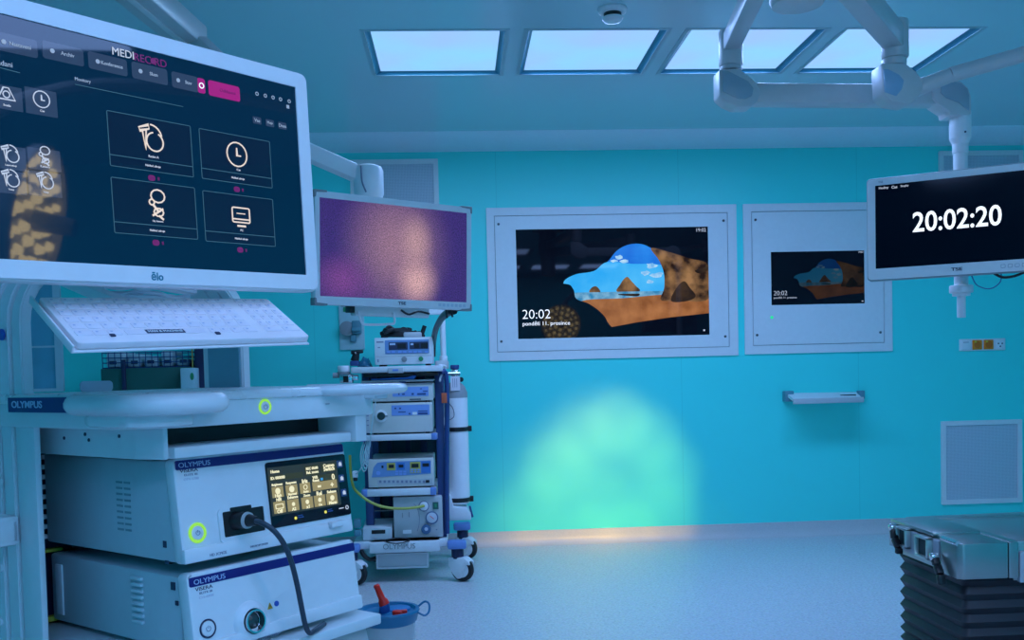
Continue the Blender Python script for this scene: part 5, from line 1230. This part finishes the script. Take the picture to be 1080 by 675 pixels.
# electrosurgery unit
t, a, b, z1 = device('electrosurgical_unit', 'ivory electrosurgical unit with yellow and blue keypads on the lower cart shelf', 388.5, 484, 457.5, 515, shelves[1], y0, .40, offw)
v0 = cx_(391, 503, y0-.001); 
P = [(392, 503.5), (394, 493), (398, 488), (406, 487), (454.5, 485.5), (454.5, 499.5), (440, 500.5), (402, 503)]
m = MB(); m.prism([(cx_(px, py, y0).x, cx_(px, py, y0).z) for px, py in P], 'xz', y0-.002, y0+.004); kp = part2('keypad', mat('steel blue print', (.16, .30, .55), .35), m, t)
yel = mat('yellow keypad', (.55, .46, .10), .45)
for p, mm in (((408, 488, 417, 496), yel), ((418.5, 488, 427, 495.5), mat('blue keypad', (.05, .20, .55), .4)), ((432.5, 487, 443.5, 499), yel), ((444.5, 486.5, 454, 498.5), mat('blue keypad', (.05, .20, .55), .4))): onf(t, 'key_field', mm, *p, y0, .003, .001, parent=kp)
for p in ((410, 490, 415.5, 493.5), (420.5, 490, 425.5, 493), (434, 489, 441.5, 493), (445.5, 488.5, 452.5, 492), (402.5, 491, 404.5, 493.5)): onf(t, 'readout', black, *p, y0, .0045, .001, parent=kp)
for k in range(6): onf(t, 'key', lcdb, 417+4.2*(k % 3), 496.5+2.6*(k//3), 420+4.2*(k % 3), 498.3+2.6*(k//3), y0, .0045, .001, parent=kp)
for k in range(6): onf(t, 'key', lcdb, 433.5+3.4*(k % 3), 494.5+2.2*(k//3), 436+3.4*(k % 3), 496.1+2.2*(k//3), y0, .0045, .001, parent=kp)
v = cx_(399, 499, y0); m = MB(); m.cyl((v.x, y0, v.z), (v.x, y0-.003, v.z), .012, seg=16); part2('dial_mark', lcdb, m, kp)
onf(t, 'socket_row', greyl, 398, 505.5, 456, 510.5, y0, .003, .002)
for k in range(11): onf(t, 'outlet', inkg, 400+4.6*k, 506.6, 402.4+4.6*k, 509.2, y0, .0045, .001)
onf(t, 'outlet', black, 449, 506.2, 453, 509, y0, .0055, .001)
# suction pump with gauges and yellow hose
zb = zb1
t, a, b, z1 = device('suction_pump', 'light grey suction pump with round gauges on the cart base', 415.5, 524, 466.5, 566, zb, CY+.02, .40, greyl)
y0 = CY+.02
o = knob(t, 'hose_ring', inkg, 447, 533.8, y0, .030, .003); knob(t, 'hose_port', whitep, 447, 533.8, y0-.003, .024, .012, parent=o)
onf(t, 'power_switch', dgreen, 456.5, 529.5, 462.5, 537, y0, .006, .002); onf(t, 'switch_mark', greenp, 458.5, 531.5, 460.5, 535, y0-.006, .001, .0005)
o = knob(t, 'gauge', mat('slate gauge rim', (.10, .16, .28), .35), 455.5, 546, y0, .036, .012); o2 = knob(t, 'gauge_face', mat('gauge face', (.62, .62, .68), .4), 455.5, 546, y0-.012, .029, .001, parent=o)
v = cx_(455.5, 546, y0); m = MB(); m.ribbon([(v.x-.010, v.z+.012), (v.x+.012, v.z-.006)], .003, y0-.0135); part2('gauge_needle', red, m, o)
knob(t, 'regulator_knob', mat('slate blue knob', (.05, .13, .26), .4), 449.5, 558, y0, .026, .025); knob(t, 'regulator_mark', inkl, 449.5, 558, y0-.025, .010, .001)
knob(t, 'screw', inkg, 460.5, 558.5, y0, .004, .003)
v = cx_(417, 553, y0); 
m = MB(); m.ribbon([(cx_(434+7*math.cos(k*.16-1.3)*1.2, 548+22*math.sin(k*.16-1.3)*.8, y0).x, cx_(440, 548+22*math.sin(k*.16-1.3)*.8, y0).z) for k in range(14)], .003, y0-.0005); part2('panel_line', inkg, m, t)
onf(t, 'moulded_slot', greym, 424, 541, 425, 546, y0, .002, 0); onf(t, 'moulded_slot', greym, 431, 540, 432, 545.5, y0, .002, 0); onf(t, 'catch', whitep, 425, 559, 434, 562.5, y0, .008, .002)
t = thing('yellow_hose', 'yellow-green rubber hose hanging into the suction pump front', 'hose', cx_(447, 534, y0-.02))
m = MB(); m.tube([cx_(447, 533.5, y0-.012), cx_(441, 534.8, y0-.04), cx_(428, 536.2, y0-.05), cx_(413, 536, y0-.05), cx_(400, 533.5, y0-.05), cx_(388, 528, y0-.05), cx_(379, 521, y0-.03), cx_(373, 514, y0+.03), cx_(370, 500, y0+.08), cx_(369, 480, y0+.1)], .0078, seg=9); part2('tube', yellowt, m, t)
# small white tray with a black window
t = thing('charger_tray', 'small white tray device with black window left of the suction pump', 'device', (cx_(398, 566, CY).x, CY+.02, zb))
m = MB(); A = cx_(382.5, 560, CY+.02).x; B = cx_(413.5, 560, CY+.02).x; z1 = cx_(398, 557.5, CY+.02).z
m.prism([(CY+.02, zb+.004), (CY+.02, z1), (CY+.20, z1+.03), (CY+.20, zb+.004)], 'yz', A, B, .004); part2('body', CW, m, t)
m = MB(); z0 = cx_(398, 563, CY+.018).z; m.box(cx_(391.5, 560, CY).x, cx_(406, 560, CY).x, CY+.016, CY+.025, z0, z1-.008, .002); part2('window', black, m, t)
m = MB(); m.tube([(A+.01, CY+.2, z1+.02), (A+.015, CY+.2, cx_(385, 540, CY+.2).z), (A+.03, CY+.2, cx_(390, 539, CY+.2).z), (B, CY+.2, cx_(412, 538.5, CY+.2).z)], .003, n=3); part2('wire_stand', greym, m, t)
# cables and connectors on the left side
t = thing('hanging_tubes', 'loops of thin clear tubing hanging at left of the cart', 'tubing', (-.62, CY+.1, .55))
m = MB()
for k in range(4):
    m.tube([cx_(384+2*k, 465, CY+.02), cx_(380+1.5*k, 480+2*k, CY+.0), cx_(383+2*k, 497-3*k, CY-.01), cx_(388-1*k, 490-2*k, CY), cx_(390-k, 466, CY+.02)], .0028, seg=6)
m.tube([cx_(396, 424, CY-.02), cx_(392, 450, CY-.03), cx_(389, 475, CY-.03), cx_(380, 495, CY-.02), cx_(375, 500, CY)], .0032, seg=6)
part2('tubes', mat('pale tubing', (.42, .60, .62), .3), m, t)
m = MB(); cbox(m, 371.5, 497, 377, 504, CY, CY+.03, .004); part2('connector', whitep, m, t); m = MB(); cbox(m, 372.5, 503.5, 376.5, 507.5, CY, CY+.03, .003); part2('connector', black, m, t)
m = MB(); cbox(m, 373, 548, 380, 557, CY, CY+.05, .006); cbox(m, 373.5, 559, 381, 566, CY, CY+.05, .006); part2('junction', tealp, m, t)
m = MB(); m.tube([cx_(380, 577, CY+.0), cx_(383, 585, CY-.01), cx_(390, 590, CY-.01), cx_(397, 588, CY+.03)], .012); part2('black_hose', black, m, t)

# ------------------------------------------------------------------ things seen through the arch at the back left
yb = 5.75
t = thing('supply_trolley', 'dark green supply trolley seen under the arch behind the tower', 'trolley', (-1.95, yb+.2, 0))
za = hit(150, 388, 1, yb).z; xa = hit(106, 392, 1, yb).x; xb = hit(208, 392, 1, yb).x
m = MB(); m.box(xa, xb, yb, yb+.42, .12, za, .006); part2('cabinet', dgreen, m, t)
m = MB(); m.box(xa-.005, xb+.005, yb-.006, yb, .6, .606); part2('door_gap', black, m, t)
for x in (xa+.06, xb-.06):
    for y in (yb+.06, yb+.36): m = MB(); m.cyl((x-.015, y, .06), (x+.015, y, .06), .06, bev=.01); m.box(x-.02, x+.02, y-.02, y+.02, .06, .125); part2('castor', greym, m, t)
m = MB(); x0 = hit(206.5, 390, 1, yb).x; x1 = hit(219, 390, 1, yb).x; m.box(x0, x1, yb-.02, yb+.40, .12, za+.20, .004); part2('side_post', dnavy, m, t)
m = MB(); x0 = hit(131, 395, 1, yb).x; m.box(x0-.012, x0+.012, yb-.014, yb, .4, za+.05, .003); part2('front_bar', dnavy, m, t)
t = thing('wire_basket', 'white wire basket of supplies on the dark green trolley under the arch', 'basket', ((xa+xb)/2, yb+.1, za))
x0 = hit(108, 380, 1, yb+.02).x; x1 = hit(199, 380, 1, yb+.02).x; zt = hit(150, 371, 1, yb+.02).z
m = MB()
for k in range(15): x = x0+(x1-x0)*k/14; m.beam((x, yb+.02, za), (x, yb+.02, zt), .004, .004, upv=(0, 1, 0)); m.beam((x, yb+.02, za+.003), (x, yb+.30, za+.003), .004, .004)
for k in range(4):
    z = za+.004+(zt-za-.008)*k/3; m.beam((x0, yb+.02, z), (x1, yb+.02, z), .005, .005); m.beam((x0, yb+.30, z), (x1, yb+.30, z), .005, .005); m.beam((x0, yb+.02, z), (x0, yb+.30, z), .005, .005); m.beam((x1, yb+.02, z), (x1, yb+.30, z), .005, .005)
part2('wires', bluem, m, t)
bags = [(.02, .23, .10), (.27, .42, .085), (.46, .62, .07), (.66, .80, .10), (.84, .98, .05)]
for k, (u0, u1, h) in enumerate(bags):
    A = x0+(x1-x0)*u0; B = x0+(x1-x0)*u1
    t = thing('supply_pack', ['pale supply pack at the left end of wire basket', 'second pale supply pack from the left in wire basket', 'pale supply pack in the middle of wire basket', 'pale supply pack right of middle in wire basket', 'low pale supply pack at right end of wire basket'][k], 'supply pack', ((A+B)/2, yb+.15, za+.006), 0, 'packs in the wire basket')
    m = MB(); m.box(A, B, yb+.05, yb+.27, za+.007, za+h, .012); part2('wrap', mat('pack film', (.55, .68, .72), .3), m, t)
    m = MB(); m.box(A+.02, A+.06, yb+.047, yb+.052, za+.025, za+.045); part2('print', ink, m, t)
A = hit(190, 396, 1, yb-.1); B = hit(206, 396, 1, yb-.1); zt = hit(198, 388, 1, yb-.1).z
t = thing('sharps_box', 'small pale box with green leaf mark hooked on the trolley front', 'box', ((A.x+B.x)/2, yb-.1, zt-.2))
m = MB(); m.box(A.x, B.x, yb-.1, yb-.001, zt-.2, zt, .006); bx = part2('body', mat('pale teal plastic', (.42, .62, .66), .4), m, t)
m = MB(); v = hit(202.5, 397, 1, yb-.1); m.prism([(v.x+p[0]*.5, v.z+p[1]) for p in circ(0, 0, .022, n=12)], 'xz', yb-.1015, yb-.099); part2('leaf_mark', greenp, m, bx)
m = MB(); v = hit(203, 380, 1, yb-.05); m.beam((v.x, yb-.05, zt-.02), (v.x, yb-.05, zt+.11), .006, .006, upv=(0, 1, 0)); part2('handle_rod', mat('amber rod', (.40, .30, .06), .4), m, t)

# ------------------------------------------------------------------ suction canister on the floor
jz = .335
c = hit(409.5, 642, 2, jz)
R = .105
t = thing('suction_canister', 'clear suction canister with blue lid and red caps, at bottom below the light source', 'canister', (c.x, c.y, 0))
m = MB(); m.lathe([(0, .0), (.078, .0), (.084, .006), (.094, jz-.03), (.090, jz-.03), (.081, .010), (0, .008)], seg=40); m.build('jar', clear, t)
m = MB(); m.lathe([(0, .02), (.072, .02), (.084, jz-.05), (.080, jz-.05), (.068, .024), (0, .024)], seg=32); m.build('liner', mat('frosted liner', (.72, .76, .80), .4, alpha=.75), t)
m = MB(); m.lathe([(.094, jz-.045), (.099, jz-.04), (R, jz-.012), (R+.004, jz-.006), (R+.002, jz), (R-.010, jz), (R-.016, jz-.010), (.04, jz-.012), (.02, jz-.006), (0, jz-.006)], seg=44); lid = m.build('lid', lidblue, t)
m = MB()
m.cyl((-.012, -.01, jz-.012), (-.012, -.01, jz+.022), .020, .017, bev=.003); m.build('spout_collar', mat('dark blue cap', (.01, .08, .30), .4), t)
m = MB(); 
tt = Matrix.Translation((-.012, -.01, jz+.018)) @ Matrix.Rotation(math.radians(-21), 4, 'Y')
m.lathe([(0, 0), (.019, 0), (.017, .014), (.012, .022), (.0105, .062), (.012, .07), (.0085, .075), (0, .076)], tt, 20); m.build('spout', red, t)
m = MB(); tt = Matrix.Translation((.035, -.055, jz-.010)); m.lathe([(0, 0), (.018, 0), (.018, .013), (.015, .016), (0, .016)], tt, 20); m.beam((.03, -.055, jz), (.068, -.05, jz+.002), .016, .012, .003); m.build('plug_cap', red, t)
m = MB(); m.lathe([(0, jz-.012), (.045, jz-.012), (.045, jz-.004), (.040, jz-.002), (0, jz-.002)], Matrix.Translation((.03, .025, 0)), 28); m.build('lid_disc', mat('mid blue cap', (.03, .22, .50), .35), t)
m = MB(); m.tube([(R-.004, -.02, jz-.010), (R+.02, -.024, jz-.022), (R+.035, -.008, jz-.014), (R+.036, .012, jz+.008), (R+.02, .034, jz+.012), (R-.004, .03, jz-.004)], .0038, n=8); m.build('lid_loop', lidblue, t)
m = MB(); m.tube([(-R*.3, -R*.95, jz-.02), (-R*.9, -R*.6, jz-.01), (-R*1.15, 0, jz-.05)], .004); m.build('lid_strap', lidblue, t)
m = MB(); m.box(.066, .082, -.045, -.02, jz-.048, jz-.028, .003); m.build('rim_clip', whitep, t)

# ------------------------------------------------------------------ column of an operating table at the lower right
TZ = .62
t = thing('table_column', 'steel operating table column head on black bellows at lower right', 'operating table column', (1.75, 2.88, 0))
hx0, hx1, hy0, hy1 = 1.425, 2.10, 2.642, 3.10
hz0 = hit(1012, 612, 1, hy0).z
m = MB()
m.prism([(hx0+.015, hy0), (1.573, hy0), (1.573, hy1-.02), (hx0+.02, hy1-.02), (hx0+.02, 2.80), (hx0, 2.74), (hx0, hy0+.012)], 'xy', hz0, TZ, .004)
m.prism([(1.575, hy0), (1.605, hy0+.002), (1.612, hy0+.03), (1.612, hy1), (1.575, hy1)], 'xy', hz0, TZ, .003)
m.box(1.60, hx1, hy0+.02, hy1+.03, hz0-.012, TZ-.001, .004)
hd = m.build('head', steel, t, world=True)
m = MB(); m.box(1.612, hx1, hy0+.008, hy0+.03, hz0-.018, hz0+.075, .008); part2('side_block', mat('pale grey block', (.45, .50, .55), .4), m, hd)
m = MB(); m.box(hx0+.006, 1.58, 2.80, hy1-.012, TZ-.006, TZ+.006, .003); m.prism([(1.47, hy1-.02), (1.50, hy1+.02), (1.95, hy1+.045), (2.1, hy1+.04), (2.1, hy1-.02)], 'xy', TZ-.05, TZ+.004, .003); part2('top_plate', steel, m, hd)
m = MB(); m.cyl((hx0+.004, hy0+.01, TZ-.001), (hx0+.004, hy0+.10, TZ-.001), .008); part2('edge_rod', chrome, m, hd)
def sock(y, z0, z1, w):
    m = MB(); xa, xb, g = hx0-.016, hx0+.02, .010
    m.box(xa, xb, y-w/2, y-w/2+g, z0, z1, .002); m.box(xa, xb, y+w/2-g, y+w/2, z0, z1, .002); m.box(xa, xb, y-w/2, y+w/2, z0, z0+g*.8, .002); m.box(xa, xb, y-w/2, y+w/2, z1-g*.8, z1, .002)
    ob = part2('square_socket', mat('bright steel', (.62, .68, .66), .35, 1.), m, hd)
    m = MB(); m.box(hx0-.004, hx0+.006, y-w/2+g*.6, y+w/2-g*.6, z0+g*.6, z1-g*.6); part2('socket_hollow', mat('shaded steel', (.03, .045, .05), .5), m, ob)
zA = hit(951, 556, 0, hx0).z; 
y1_ = hit(951, 566, 0, hx0-.01).y; y2_ = hit(972.5, 577, 0, hx0-.01).y
sock(y1_, hit(951, 577, 0, hx0-.01).z, hit(951, 556, 0, hx0-.01).z, .075)
sock(y2_, hit(972, 588, 0, hx0-.01).z, hit(972, 565, 0, hx0-.01).z, .085)
m = MB(); m.box(hx0+.002, hx0+.03, 2.76, hy1-.01, hz0+.02, TZ-.012, .003); part2('socket_plate', mat('grey plate', (.42, .45, .50), .4), m, hd)
def lever(p):
    m = MB(); n = len(p)
    for a_, b_ in zip(p, p[1:]): m.beam(a_, b_, .018, .022, .004, upv=(1, 0, 0))
    o = part2('lever', black, m, hd)
    m = MB(); m.cyl(p[0]+V3((-.012, 0, 0)), p[0]+V3((.01, 0, 0)), .011, bev=.002); part2('lever_pin', chrome, m, o)
xl = hx0-.018
lever([hit(985.5, 587, 0, xl), hit(988, 596, 0, xl), hit(992, 606, 0, xl), hit(993, 617, 0, xl)])
lever([hit(942, 556, 0, xl), hit(943.5, 568, 0, xl), hit(948, 578, 0, xl), hit(948, 584, 0, xl)])
# pleated bellows
m = MB(); tbm = bmesh.new(); rings = []
bx0, bx1, by0, by1 = 1.462, 2.06, 2.675, 3.07
zz = hz0+.012; k = 0; pitch = .0205
lv = []
while zz > .09:
    lv.append((zz, 0 if k % 2 == 0 else .011)); zz -= pitch*(1 if k < 12 else .8); k += 1
for z, o_ in lv: rings.append([tbm.verts.new((p[0], p[1], z)) for p in rr(bx0-o_, bx1+o_, by0-o_, by1+o_, .02, 3)])
for a_, b_ in zip(rings, rings[1:]):
    for i in range(len(a_)): j = (i+1) % len(a_); tbm.faces.new((a_[i], a_[j], b_[j], b_[i]))
tbm.faces.new(rings[0]); tbm.faces.new(rings[-1][::-1]); bmesh.ops.recalc_face_normals(tbm, faces=tbm.faces); m._merge(tbm)
part2('bellows', mat('black bellows', (.012, .015, .022), .5), m, t)
m = MB(); m.box(1.40, 2.12, 2.61, 3.14, .0, .10, .02); part2('foot', steel, m, t)

# ------------------------------------------------------------------ light and view
w = bpy.data.worlds.new('world'); SC.world = w; w.use_nodes = True
w.node_tree.nodes['Background'].inputs['Color'].default_value = (.02, .05, .09, 1); w.node_tree.nodes['Background'].inputs['Strength'].default_value = .5
SC.view_settings.view_transform = 'Standard'; SC.view_settings.look = 'None'; SC.view_settings.gamma = 1; SC.view_settings.exposure = 0
SC.view_settings.use_curve_mapping = False
SC.cycles.use_denoising = True
SC.cycles.max_bounces = 10; SC.cycles.diffuse_bounces = 5; SC.cycles.caustics_reflective = False; SC.cycles.caustics_refractive = False
SC.cycles.sample_clamp_indirect = 4
